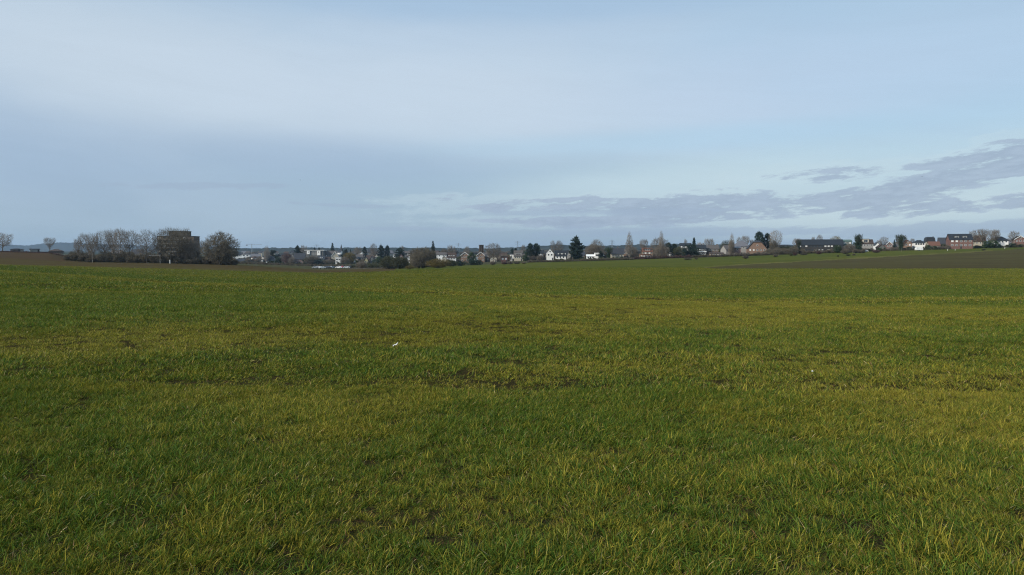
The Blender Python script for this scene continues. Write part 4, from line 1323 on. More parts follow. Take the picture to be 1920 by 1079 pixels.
hs('house', 1276, 1298, 456, 460.5, 640, 'side', 'grey', 'black_roof', 'black roofed house with bright windows behind the green trees', win=5, bright=(0, 2))
hs('house', 1253, 1276, 473, 475, 590, 'side', 'grey', 'mid_roof', 'low grey house with a bright strip under the dark pines', win=4, bright=(0,), rows=1)
hs('house', 1305, 1326, 459.5, 466, 570, 'side', 'dark', 'black_roof', 'black roofed house right of the dark conifer', win=4, chim=[(0.12, .5, .7)], bright=(1,), rows=1)
hs('canopy', 1307, 1325, 471.5, 473, 540, 'flat', 'dark', 'white_trim', 'long low building with a bright white flat canopy', win=4, rows=1, cat='building', depth=5)
hs('house', 1322, 1350, 460, 466.5, 575, 'side', 'brown', 'mid_roof', 'long brown roofed house with a tall pale chimney', win=5, chim=[(0.42, .6, 1.2)], rows=1)
hs('shed', 1331, 1358, 473.5, 475, 530, 'mono', 'tan', 'brown_roof', 'low row of reddish sheds at the meadow edge', win=5, rows=1, depth=4, cat='shed', door=False)
hs('house', 1358, 1371, 460, 468, 545, 'side', 'pale', 'mid_roof', 'pale house with steep roof left of the third poplar', win=2, rows=1, yaw=20)
hs('house', 1378, 1409, 452.5, 462, 560, 'hip', 'pale', 'grey_roof', 'large grey house with light grey hip roof right of the third poplar', win=4, rows=2, depth=12)
hs('shed', 1376, 1391, 462, 465, 540, 'mono', 'pink', 'grey_roof', 'pinkish lean-to shed in front of the light grey hip roof', win=1, rows=1, depth=5, cat='shed', door=False)
hs('house', 1405, 1440, 451, 466, 545, 'halfhip', 'orange', 'slate', 'wide tan brick house with clipped gable below the two dark pines', win=5, rows=1, bright=(0, 1), depth=11)
hs('house', 1433, 1447, 454, 458, 580, 'side', 'grey', 'grey_roof', 'light grey roof right of the wide tan gable house', win=3, rows=1)
hs('house', 1455, 1480, 459, 464, 585, 'side', 'dark', 'black_roof', 'dark low roof hidden in the brown thicket', win=4, rows=1)
hs('long_terrace', 1501, 1582.5, 449, 459, 550, 'side', 'dark', 'black_roof', 'very long dark roofed terrace with a row of bright upper windows', win=14, rows=2, bright=(0, 2, 8, 9, 10, 12), cat='building', depth=11, winw=2.0, door=False, frame='dark_trim')
hs('house', 1582.8, 1600, 449.5, 453, 552, 'side', 'green', 'green', 'green clad end house with white framed glazing', win=3, rows=2, winw=2.6, bright=(0, 2))
hs('house', 1613, 1640, 449, 457, 556, 'side', 'pale', 'brown_roof', 'cream house with brown roof right of the flared ivy tree', win=4, rows=1, dormer=(1, 4.4, 2.6, 'cream', .2))
hs('house', 1643, 1653, 454.5, 460, 570, 'front', 'white', 'slate', 'small white gable right of the cream house', win=1)
hs('house', 1649, 1664, 458, 464, 552, 'front', 'grey', 'brown_roof', 'low grey gable house with a carport left of the pink gable', win=2, rows=1)
hs('house', 1664.5, 1676.5, 453.5, 458.5, 565, 'front', 'pink', 'slate', 'pink brick gable house left of the ivy covered bare tree', win=2, verge='white')
hs('house', 1677, 1690, 455, 461, 575, 'side', 'grey', 'grey_roof', 'grey roofed house behind the ivy covered bare tree', win=2)
hs('house', 1698, 1713, 450, 456.5, 560, 'front', 'orange', 'red_roof', 'orange brick gable house right of the ivy covered bare tree', win=2, bright=(1,))
hs('house', 1712, 1720, 456, 460, 575, 'side', 'brown', 'brown_roof', 'low brown house behind the white caravan', win=2)
hs('house', 1718, 1737.5, 450.5, 455, 560, 'hip', 'white', 'black_roof', 'white house with black hip roof behind the white caravan', win=4, frame='dark_trim', winw=1.8)
hs('house', 1746, 1766, 453, 460.5, 545, 'side', 'cream', 'red_roof', 'low cream house with red roof in front of the tall black mansard', win=5, rows=1)
hs('house', 1740, 1756, 444.5, 453, 580, 'mansard', 'cream', 'black_roof', 'tall cream house with a black mansard roof', win=3, chim=[(0.44, .2, .8)])
hs('house', 1765, 1789, 445.5, 459, 565, 'side', 'white', 'slate', 'white house with tall grey roof left of the big brick block', win=3, rows=1, winw=2.4, yaw=-8)
hs('brick_block', 1787, 1827, 438.5, 449.5, 540, 'side', 'brick', 'black_roof', 'big red brick block with black roof and dormers', win=5, rows=3, cat='building', depth=12, bright=(0, 1, 11), winw=1.5, dormer=(2, 3.2, 1.8, 'grey', .7))
hs('house', 1831, 1851, 441.5, 453, 575, 'mansard', 'cream', 'brown_roof', 'brown roofed cream house among the tall bare trees', win=3, depth=8)
hs('house', 1867.5, 1895.5, 443.5, 450.5, 555, 'hip', 'white', 'black_roof', 'bright white house with a low black hip roof', win=4, ov=.7, depth=12, rows=2)
hs('house', 1893, 1910, 449, 456, 600, 'side', 'pale', 'grey_roof', 'pale low house under the small bare tree on the right', win=3)
hs('house', 1907, 1927, 442.5, 449, 548, 'front', 'brick', 'black_roof', 'red brick gable house cut by the right edge', win=3, verge='white', bright=(3, 4))

rr_ = random.Random(9)
for k in range(58):
    px = 446 + k * 7.2 + rr_.uniform(-3, 3)
    yt = rr_.uniform(469.5, 482); D = 1300 - (yt - 469.5) * 33; w_ = rr_.uniform(7, 13)
    hs('far_house', px, px + w_, yt, yt + rr_.uniform(2.5, 4), D, rr_.choice(['side', 'side', 'front', 'hip']), rr_.choice(['white', 'pale', 'pale', 'grey', 'cream', 'brown']), rr_.choice(['slate', 'slate', 'brown_roof', 'mid_roof', 'black_roof']),
       'tiny distant house half hidden among the far town trees', win=2, rows=1, yaw=rr_.uniform(-30, 30), group='distant houses among the far town trees', door=False)

# brick tower beside the two orange gables
D = 700
Xt = x_at(902.5, 470, D); zb = Hs(Xt, D) - .5
tw_ = empty('square_tower', (Xt, D, zb), R(12))
a = 4.0 * D / F; zt = z_at(459.5, D) - zb
mb = MB(); mb.box(-a, a, -a, a, 0, zt * 0.55); mb.build('wall', M['brown'], tw_)
for (sx, sy) in ((-1, -1), (0, -1), (1, -1), (-1, 1), (1, 1)):
    mb = MB(); mb.box(sx * a * 0.8 - .3, sx * a * 0.8 + .3, sy * a * 0.8 - .3, sy * a * 0.8 + .3, zt * 0.55 + .003, zt - .45); mb.build('column', M['brown'], tw_)
mb = MB(); mb.box(-a * .7, a * .75, a * .1, a * .7, zt * 0.55 + .003, zt - .45); mb.build('shaft', M['dark'], tw_)
mb = MB(); mb.box(-a - .2, a + .2, -a - .2, a + .2, zt - .447, zt); mb.build('roof', M['brown'], tw_)
tag(tw_, 'square open tower with tall pillars above the orange gables', 'tower')

# church spire far left of centre
D = 1400
Xs = x_at(640, 470, D); zb = Hs(Xs, D)
sp = empty('church', (Xs, D, zb))
mb = MB(); mb.box(-2.2, 2.2, -2.2, 2.2, 0, z_at(470, D) - zb); mb.build('tower', M['pale'], sp)
mb = MB(); e_ = z_at(470, D) - zb; tp_ = z_at(458, D) - zb
mb.add([(-2.4, -2.4, e_), (2.4, -2.4, e_), (2.4, 2.4, e_), (-2.4, 2.4, e_), (0, 0, tp_)], [(0, 1, 4), (1, 2, 4), (2, 3, 4), (3, 0, 4), (3, 2, 1, 0)])
mb.build('spire', M['slate'], sp)
tag(sp, 'thin church spire right of the triangular spruce', 'church')

# ------------------------------------------------------------------ pylons and a crane
def pylon(px, ytop, D, label, wid=9.0):
    X = x_at(px, 460, D); z0 = Hs(X, D) if D < 2600 else z_at(470, D)
    h = z_at(ytop, D) - z0
    root = empty('power_pylon', (X, D, z0), R(20))
    mb = MB(); hb = wid / 2
    lv = [0, .2, .38, .54, .68, .8, .9, 1.0]
    wd = [hb, hb * .76, hb * .56, hb * .42, hb * .32, hb * .24, hb * .17, .15]
    for k in range(len(lv) - 1):
        for sx in (-1, 1):
            for sy in (-1, 1):
                mb.bar((sx * wd[k], sy * wd[k], lv[k] * h), (sx * wd[k + 1], sy * wd[k + 1], lv[k + 1] * h), .22, .2)
            mb.bar((-wd[k] * sx, sx * wd[k], lv[k] * h), (wd[k + 1] * sx, sx * wd[k + 1], lv[k + 1] * h), .14, .14)
            mb.bar((sx * wd[k], -wd[k] * sx, lv[k] * h), (sx * wd[k + 1], wd[k + 1] * sx, lv[k + 1] * h), .14, .14)
    mb.build('lattice_mast', M['steel'], root)
    for zf, L in ((.72, 8.0), (.84, 10.5), (.95, 6.5)):
        am = MB()
        am.bar((-L, 0, zf * h), (L, 0, zf * h), .16, .16)
        am.bar((-L, 0, zf * h), (0, 0, zf * h + 1.6), .12, .12); am.bar((L, 0, zf * h), (0, 0, zf * h + 1.6), .12, .12)
        for s_ in (-1, 1): am.bar((s_ * L, 0, zf * h), (s_ * L, 0, zf * h - 2.2), .14, .14)
        am.build('cross_arm', M['steel'], root)
    tag(root, label, 'pylon')
pylon(1147.5, 450, 2300, 'electricity pylon between the round bare tree and the tall poplar')
pylon(970.5, 452, 2500, 'electricity pylon left of the twin dark pines')
pylon(859.5, 456, 2700, 'electricity pylon above the house with three dormers')
pylon(593.5, 459, 2800, 'faint electricity pylon above the white towered building')
D = 2400
Xc = x_at(472, 460, D); z0 = Hs(Xc, D)
cr = empty('tower_crane', (Xc, D, z0), R(-4))
ht = z_at(459.5, D) - z0
mb = MB()
for sx in (-.9, .9):
    for sy in (-.9, .9): mb.bar((sx, sy, 0), (sx, sy, ht + 3), .2, .2)
k = 0
while k * 4 < ht:
    mb.bar((-.9, -.9, k * 4), (.9, -.9, k * 4 + 4), .12, .12); mb.bar((.9, .9, k * 4), (-.9, .9, k * 4 + 4), .12, .12); k += 1
mb.build('mast', M['steel'], cr)
mb = MB()
for (a_, z_) in ((-.6, 0), (.6, 0), (0, 1.6)): mb.bar((-18, a_, ht + z_), (34, a_, ht + z_), .18, .18)
for q in range(26): mb.bar((-18 + q * 2, -.6, ht), (-17 + q * 2, 0, ht + 1.6), .1, .1); mb.bar((-17 + q * 2, 0, ht + 1.6), (-16 + q * 2, .6, ht), .1, .1)
mb.build('jib', M['steel'], cr)
mb = MB(); mb.box(-19, -14, -1, 1, ht - 2.6, ht - .2); mb.build('counterweight', M['grey'], cr)
tag(cr, 'thin tower crane on the skyline left of the poplar', 'crane')

# ------------------------------------------------------------------ vehicles
def car(px, D, rz, paint, label, group='cars parked at the edge of the brown field', dy=0):
    X = x_at(px, 500, D)
    root = empty('parked_car', (X, D, Hs(X, D) + dy), R(rz))
    prof = [(-2.1, .35), (-2.15, .75), (-1.9, .92), (-1.35, .98), (-.75, 1.42), (.75, 1.45), (1.35, 1.0), (2.0, .88), (2.15, .6), (2.1, .35)]
    mb = MB(); n = len(prof)
    vs = [(x, -.85, z) for x, z in prof] + [(x, .85, z) for x, z in prof]
    vs = [(x, y * (0.82 if z > 1.1 else 1), z) for x, y, z in vs]
    mb.add(vs, [tuple(range(n - 1, -1, -1)), tuple(range(n, 2 * n))] + [(k, (k + 1) % n, n + (k + 1) % n, n + k) for k in range(n)])
    mb.build('body', M[paint], root)
    for s_ in (-1, 1):
        g_ = MB(); g_.add([(-1.05, s_ * .862, .98), (1.1, s_ * .862, .98), (.7, s_ * .72, 1.36), (-.68, s_ * .72, 1.36), (-1.05, s_ * .80, .98), (1.1, s_ * .80, .98), (.7, s_ * .66, 1.36), (-.68, s_ * .66, 1.36)],
                          [(0, 1, 2, 3), (7, 6, 5, 4), (0, 4, 5, 1), (1, 5, 6, 2), (2, 6, 7, 3), (3, 7, 4, 0)])
        g_.build('side_window', M['glass'], root)
        for x_ in (-1.3, 1.3):
            wl = MB(); wl.bar((x_, s_ * .92, .33), (x_, s_ * .66, .33), .33, .33, 12); wl.build('wheel', M['rubber'], root)
    tag(root, label, 'car', group)
ci_ = 0
for (px, D, rz, paint, lb) in [
    (591, 478, 12, 'car_silver', 'small silver car leftmost of the cars by the brown field'),
    (596.5, 486, 5, 'car_white', 'white car second from the left by the brown field'),
    (604.5, 478, 25, 'car_white', 'bright white car in front of the dark cars'),
    (612, 484, 80, 'car_dark', 'dark car right beside the bright white car'),
    (616.5, 480, 75, 'car_dark', 'dark car halfway along the row of cars'),
    (621.5, 486, 70, 'car_silver', 'silver car before the gap in the row of cars'),
    (628, 492, 10, 'car_dark', 'dark car behind the gap in the row of cars'),
    (635.5, 486, -10, 'car_white', 'white car under the white two storey box house'),
    (643, 494, 70, 'car_red', 'red car between the two right hand white cars'),
    (649.5, 480, 12, 'car_white', 'largest white car at the right of the row'),
    (655, 486, 65, 'car_dark', 'dark car last on the right of the row')]:
    car(px, D, rz, paint, lb)
car(1605, 528, 5, 'car_white', 'white car below the flared ivy tree', 'cars parked by the right hand houses')
car(1621, 530, 0, 'car_white', 'white car below the cream house', 'cars parked by the right hand houses')
# caravan
D = 520; X = x_at(1723, 466, D)
cv = empty('caravan', (X, D, Hs(X, D)), R(-5))
mb = MB(); L = 2.3
pr = [(-L, .5), (-L - .1, 1.3), (-L + .3, 2.35), (L - .3, 2.4), (L + .1, 1.3), (L, .5)]
n = len(pr)
mb.add([(x, -1.1, z) for x, z in pr] + [(x, 1.1, z) for x, z in pr], [tuple(range(n - 1, -1, -1)), tuple(range(n, 2 * n))] + [(k, (k + 1) % n, n + (k + 1) % n, n + k) for k in range(n)])
mb.build('body', M['car_white'], cv)
for x_ in (-1.3, 1.2):
    window(cv, x_, -1.1, 1.3, 1.0, .6, 'white_trim', 'reflect_pane')
for s_ in (-1, 1):
    wl = MB(); wl.bar((0, s_ * 1.15, .33), (0, s_ * .9, .33), .33, .33, 12); wl.build('wheel', M['rubber'], cv)
tag(cv, 'white caravan parked in front of the white black roofed house', 'caravan')
# ------------------------------------------------------------------ trees, left to right
G1 = 'tall bare trees in a row before the apartment block'
tree('open1', 5, 36, 437.5, 450, 'bare tree cut by the left edge', tw=1.3)
tree('open2', 93.5, 19, 446.5, 455, 'thin small bare tree alone on the reddish ridge', ('bark', 'twig_pale'), tw=1.2)
for (kd, px, w_, yt, D, lb, mt) in [
    ('upright1', 147, 18, 449, 352, 'short leftmost tree of the left row', ('bark', 'twig')),
    ('open2', 166, 32, 439, 350, 'bare tree with a pale trunk near the left end of the row', ('bark_pale', 'twig')),
    ('upright2', 173, 20, 446, 346, 'slim birch with a pale trunk beside the pale trunked tree', ('bark_pale', 'twig')),
    ('round1', 195, 32, 433, 356, 'dense bare tree third of the left row', None),
    ('upright1', 213, 26, 432, 362, 'bare tree between the dense third tree and the tallest one', None),
    ('open1', 226, 32, 429, 350, 'tallest bare tree in the left row with a straight dark trunk', None),
    ('open2', 243, 30, 433, 352, 'bare tree with low forked limbs in the left row', ('bark', 'twig')),
    ('round2', 275, 42, 429, 348, 'broad bare tree just left of the apartment block', None),
    ('open1', 303, 30, 430, 352, 'bare tree in front of the left part of the apartment block', ('bark', 'twig_dark')),
    ('round1', 321, 54, 428, 350, 'dark broad bare tree covering the middle of the apartment block', ('bark', 'twig_dark')),
    ('upright1', 339, 36, 429.5, 354, 'steep limbed bare tree before the penthouse of the apartment block', ('bark', 'twig_dark')),
    ('bush1', 350, 34, 445, 356, 'brown dense tree covering the right part of the apartment block', ('bark_dark', 'twig')),
    ('upright2', 371, 26, 452, 360, 'low thin tree between the apartment block and the large round tree', None)]:
    tree(kd, px, w_, yt, D, lb, mt, G1, tw=0.9 if 'apartment' in lb else 1.0)
tree('bush2', 414, 60, 434.5, 345, 'large round bare tree standing alone right of the apartment block', ('bark_dark', 'twig_dark'), tw=0.9)
tree('bush1', 420, 26, 450, 350, 'lower dense tree on the right flank of the large round tree', ('bark_dark', 'twig_dark'))
brush('hedge', [(128, 350), (300, 352), (445, 356)], 3.4, 3.4, 'twig_dark', 'dark brown hedge along the foot of the left tree row', 'hedge', step=0.9, dep=5, seed=2, tw=1.6)
brush('hedge', [(135, 372), (290, 380), (400, 378)], 5.5, 5, 'twig_dark', 'taller brown thicket behind the left tree row', 'thicket', step=1.3, dep=8, seed=3, tw=1.6)
brush('heather', [(-60, 455), (60, 452), (128, 440)], 0.8, 2.6, 'twig_red', 'low reddish brown scrub on the left ridge', 'scrub', step=0.8, dep=16, seed=4, kind='stuff', tw=1.5)

tree('poplar1', 500.5, 10, 459.5, 900, 'tan columnar poplar left of the white bungalow', ('bark', 'twig_pale'), tw=1.8)
tree('evergreen1', 513, 20, 468, 960, 'dark spreading evergreen tree above the white bungalow', ('bark_dark', 'needle'))
tree('evergreen2', 521.5, 12, 481, 850, 'dark ivy green bush right of the white bungalow', ('bark_dark', 'ivy'))
tree('bush1', 538, 20, 474, 845, 'reddish bare tree beside the pink and cream house', ('bark', 'twig_red'))
tree('bush2', 547, 14, 482, 840, 'low brown bare bush before the low pinkish house', ('bark', 'twig'))
tree('cedar1', 558, 17, 459.5, 930, 'dark ragged cedar above the pink and cream house')
tree('open1', 569, 15, 460.5, 960, 'grey bare tree touching the dark ragged cedar', tw=1.6)
tree('evergreen1', 573, 12, 483, 850, 'small grey green bush below the white towers', ('bark', 'twig_olive'))
tree('bush1', 585, 26, 480, 840, 'brown bare tree in front of the white towered building', ('bark', 'twig_dark'))
tree('evergreen2', 599, 18, 486, 838, 'black green bush above the parked cars', ('bark_dark', 'needle'))
tree('bush2', 615, 24, 487, 842, 'brown bush above the middle of the parked cars', ('bark', 'twig'))
tree('pine1', 590, 6, 464, 1100, 'small round pine peeping over the left white tower')
tree('pine2', 598, 6, 465, 1100, 'small round pine peeping over the right white tower')
tree('spruce1', 623.5, 14, 456.5, 1000, 'triangular dark spruce above the cream gable')
tree('spruce2', 643, 6, 466, 950, 'narrow dark conifer right of the church spire')
tree('pine1', 649, 9, 467, 980, 'dark pine between the narrow conifer and the small spruce')
tree('spruce1', 657.5, 7, 468, 960, 'small dark spruce above the green willow')
tree('evergreen1', 642, 12, 476, 880, 'dark evergreen bush left of the willow', ('bark_dark', 'needle'))
tree('bush1', 655, 24, 473, 850, 'olive green willow in the left part of the town', ('bark', 'twig_willow'), tw=1.2)
tree('bush2', 646, 16, 482, 835, 'pale brown bush at the foot of the olive green willow', ('bark', 'twig'))
tree('open2', 671, 14, 464, 1100, 'faint bare tree on the skyline right of the small spruce', tw=1.8)
tree('pine2', 684, 8, 462.5, 980, 'small dome shaped dark pine on the skyline')
tree('open1', 700.5, 12, 457.5, 960, 'round bare skyline tree left of the big dark pine', tw=1.8)
tree('cedar2', 714.5, 17, 458, 900, 'big dark pine with a ragged flat top')
tree('pine1', 726.5, 10, 460, 905, 'dark pine touching the right of the big ragged pine')
tree('cedar1', 750, 24, 463.5, 870, 'wide flat topped dark cedar in the middle of the town')
tree('open1', 754, 8, 461.5, 980, 'tiny bare tree on the skyline above the flat topped cedar', tw=1.8)
tree('evergreen1', 711, 16, 481, 840, 'dark green bush below the big ragged pine', ('bark_dark', 'leaf'))
tree('bush1', 677.5, 20, 490.5, 470, 'rounded brown bush right of the parked cars', ('bark', 'twig'))
tree('bush2', 694, 16, 494, 480, 'low brown bush right of the rounded brown bush', ('bark_dark', 'twig_olive'))
tree('bush2', 729, 34, 480, 440, 'olive brown dense bush left of a twin one', ('bark_dark', 'twig_olive'), tw=1.3)
tree('bush1', 750, 32, 481, 430, 'olive brown dense bush touching the big round dark tree', ('bark_dark', 'twig_olive'), tw=1.3)
tree('bush1', 793, 52, 463, 420, 'big round dark bare tree left of the tall spruce', ('bark_dark', 'twig_dark'), tw=1.1)
tree('bush2', 785, 34, 472, 414, 'dense lower crown in front of the big round dark tree', ('bark_dark', 'twig_dark'), tw=1.1)
tree('bush1', 768, 16, 498, 400, 'pale olive low bush under the big round dark tree', ('bark', 'twig_willow'))
tree('spruce1', 812, 13, 452.5, 640, 'tall dark spruce on the skyline right of the big round tree')
tree('bush2', 821, 42, 485.5, 400, 'yellow brown willow bush right of the big round tree', ('bark', 'twig_willow'), tw=1.2)
tree('bush1', 845, 18, 486.5, 450, 'mottled green bush right of the yellow brown willow', ('bark', 'twig_olive'))
tree('evergreen2', 850.5, 9, 488, 455, 'narrow dark green bush right of the mottled green bush')
tree('evergreen1', 862.5, 11, 488.5, 470, 'round black green bush left of the long dark hedge', ('bark_dark', 'needle'))
tree('evergreen1', 884.5, 14, 472, 620, 'dark evergreen between the two orange gables', ('bark_dark', 'leaf'))
tree('bush1', 832, 14, 466, 760, 'grey bush on the skyline behind the white terraced house', ('bark', 'twig'), tw=1.3)
tree('open2', 844, 10, 461, 780, 'small bare tree above the house with three dormers', tw=1.5)
tree('open1', 875.5, 14, 462.5, 800, 'small domed bare tree above the left orange gable', tw=1.5)
tree('open2', 852, 5, 463, 800, 'tiny bare tree between two skyline trees', tw=1.5)
tree('round1', 925, 28, 456.5, 600, 'wide bare tree right of the square tower', tw=1.3)
tree('pine1', 961, 8, 466, 720, 'small dark pine below the pylon')
tree('pine2', 967, 7, 465, 720, 'small dark pine right beside the one below the pylon')
tree('open2', 981, 7, 460, 900, 'tiny faint bare tree left of the twin pines', tw=1.5)
tree('pine1', 994, 14, 456, 600, 'left one of the twin dark pines')
tree('pine2', 1005.5, 14, 456, 602, 'right one of the twin dark pines')
tree('evergreen2', 986, 12, 470, 615, 'dark bush at the left foot of the twin pines', ('bark_dark', 'leaf'))
tree('open1', 1036.5, 9, 451.5, 650, 'slim bare tree behind the tall white gable', tw=1.3)
tree('round1', 1048, 15, 451.5, 650, 'bare tree behind the black roofed white house', tw=1.3)
tree('cedar1', 1080.5, 28, 441.5, 560, 'large dark spiky cedar near the centre', tw=1)
tree('cedar2', 1081, 24, 446, 563, 'lower dark boughs joined with the large spiky cedar')
tree('round2', 1118.5, 32, 448.5, 610, 'round bare tree behind the modern white house', tw=1.3)
tree('bush1', 1113, 34, 458, 618, 'brown thicket under the round bare tree', ('bark', 'twig'), tw=1.2)
tree('evergreen2', 1126.5, 8, 469, 588, 'black green shrub right of the white square tower', ('bark_dark', 'needle'))
tree('ivy1', 1141, 16, 464.5, 585, 'ivy covered stump left of the slate roofed house', ('bark_dark', 'leaf'))
tree('poplar1', 1180, 12, 432.5, 560, 'first tall pale poplar from the left', tw=1.5)
tree('bush2', 1186, 22, 463, 600, 'brown thicket right of the first tall poplar', ('bark', 'twig'))
tree('open2', 1207, 15, 449.5, 640, 'small bare tree between the two tall poplars', tw=1.4)
tree('poplar2', 1239.8, 9, 429.5, 560, 'second tall poplar rising out of a round bare crown', tw=1.5)
tree('round1', 1236, 30, 446, 566, 'round bare crown around the second tall poplar', tw=1.3)
tree('bush1', 1240, 28, 460, 560, 'brown undergrowth below the second tall poplar', ('bark', 'twig'))
tree('pine2', 1253, 12, 454.5, 585, 'dark round pine right of the second poplar')
tree('pine1', 1264, 12, 457, 590, 'lower dark round pine beside the dark round pine')
tree('open1', 1285, 8, 449, 700, 'tiny bare tree above the black roofed house', tw=1.5)
tree('spruce2', 1301, 15, 445.5, 545, 'dark layered conifer left of the white canopy')
tree('evergreen1', 1291, 22, 457, 540, 'black green rounded tree left of the dark layered conifer', ('bark_dark', 'needle'))
tree('evergreen2', 1302, 20, 463, 538, 'black green low bush under the dark layered conifer', ('bark_dark', 'needle'))
tree('bush1', 1272, 18, 462, 575, 'olive thicket below the black roofed house', ('bark', 'twig_olive'))
for (px, w_, yt, lb) in [(1311, 7, 455, 'smallest of the faint skyline trees'), (1325, 9, 448.5, 'left one of the two taller faint skyline trees'), (1333, 11, 448.5, 'right one of the two taller faint skyline trees'), (1318, 6, 456, 'short faint tree between taller faint skyline trees')]:
    tree('open2', px, w_, yt, 690, lb + ' behind the brown roofed house', ('bark', 'twig_pale'), 'faint skyline trees', tw=1.5)
tree('poplar1', 1371.5, 9, 435.5, 540, 'third poplar above the light grey hip roof', tw=1.5)
tree('round1', 1361, 22, 451, 600, 'low bare crown left of the third poplar', ('bark', 'twig_olive'), tw=1.3)
tree('bush2', 1371, 12, 450, 538, 'brown ivy mass at the foot of the third poplar', ('bark', 'twig'))
tree('open1', 1385, 10, 445, 620, 'small bare tree just right of the third poplar', tw=1.4)
tree('open2', 1397, 14, 443, 620, 'bare tree behind the light grey hip roof', tw=1.4)
tree('open2', 1409, 8, 450, 620, 'tiny bare tree left of the big round pine', tw=1.4)
tree('pine1', 1423, 19, 434, 565, 'big round dark pine above the wide tan gable house')
tree('cedar2', 1419, 14, 447, 568, 'lower dark foliage left under the big round pine')
tree('pine2', 1438.5, 14, 437, 568, 'smaller dark pine right of the big round pine')
tree('open1', 1453.5, 22, 432.5, 555, 'tall silvery bare tree right of the two dark pines', ('bark', 'twig_pale'), tw=1.3)
tree('bush2', 1450, 14, 450, 552, 'dark ivy mass around the foot of the silvery bare tree', ('bark_dark', 'twig_dark'))
tree('open2', 1494, 16, 448, 560, 'bare tree at the left end of the long dark terrace', tw=1.3)
tree('ivy1', 1498, 9, 452, 535, 'thin ivy covered trunk at the left corner of the long dark terrace')
tree('open1', 1536, 11, 440.5, 620, 'bare tree rising behind the long dark terrace', tw=1.5)
tree('open2', 1524, 6, 445, 620, 'tiny bare tree on the left half of the long dark terrace', tw=1.5)
tree('round1', 1566.5, 19, 443, 620, 'olive domed crown behind the right half of the long dark terrace', ('bark', 'twig_willow'), tw=1.3)
tree('bush1', 1570, 14, 459, 525, 'dark bush before the right end of the long terrace', ('bark_dark', 'leaf'))
tree('bush2', 1593, 20, 457, 522, 'brown bush before the green clad end house', ('bark', 'twig'))
tree('ivy1', 1608.5, 15, 440.5, 528, 'dark ivy column with a flared flat top', ('bark_dark', 'ivy'))
tree('cedar1', 1608.5, 16, 440.8, 529, 'flared dark head above the ivy column')
tree('evergreen2', 1607, 13, 451, 527, 'dark green mass at the foot of the ivy column', ('bark_dark', 'ivy'))
tree('open1', 1657, 14, 444.5, 590, 'bare tree above the low grey gable house', tw=1.4)
tree('open2', 1648, 9, 451, 590, 'smaller bare tree above the small white gable', tw=1.4)
tree('spruce1', 1676.5, 7, 449.5, 575, 'small dark conifer right of the pink gable')
tree('ivy1', 1688.5, 18, 441, 540, 'dark ivy covered tree with bare twigs at the top')
tree('round1', 1689, 20, 441.5, 543, 'bare twiggy crown around the ivy covered tree', tw=1.2)
tree('open2', 1710, 7, 448, 590, 'tiny bare tree right of the orange gable', tw=1.4)
tree('open1', 1767, 9, 449, 590, 'small bare tree right of the tall black mansard', tw=1.4)
tree('bush1', 1768, 12, 457, 548, 'brown green bush left of the tall grey roof', ('bark', 'twig_olive'))
G2 = 'tall bare trees by the right hand houses'
for (kd, px, w_, yt, D, lb) in [('open1', 1824, 15, 432.5, 565, 'bare tree at the right corner of the big brick block'), ('open2', 1841, 19, 430.5, 560, 'tallest bare tree above the brown mansard'),
                                ('open1', 1857, 15, 432, 550, 'dark trunked bare tree right of the brown mansard'), ('open2', 1866, 15, 431.5, 556, 'bare tree left of the white hip roofed house')]:
    tree(kd, px, w_, yt, D, lb, None, G2, tw=1.6)
tree('open1', 1899.5, 20, 434, 555, 'bare tree between the white hip roofed house and the right edge', None, tw=1.6)
for k, (px, w_, yt) in enumerate([(1847, 12, 452), (1856, 14, 449.5), (1866, 12, 451)]):
    tree('evergreen%d' % (1 + k % 2), px, w_, yt, 545 + k, ['left', 'middle', 'right'][k] + ' one of three grey green bushes beside the white hip roofed house', ('bark_dark', 'leaf'), 'grey green bushes left of the white house')
tree('evergreen1', 1899, 20, 456, 546, 'dark low bush under the right hand bare tree', ('bark_dark', 'leaf'))
tree('evergreen1', 1740, 10, 459, 540, 'dark bush right of the white caravan', ('bark_dark', 'leaf'))
tree('evergreen2', 1753, 10, 461, 538, 'low green bush before the cream house with red roof', ('bark_dark', 'leaf'))
tree('evergreen1', 1703, 16, 463, 540, 'mottled low bush before the orange gable', ('bark', 'twig_olive'))

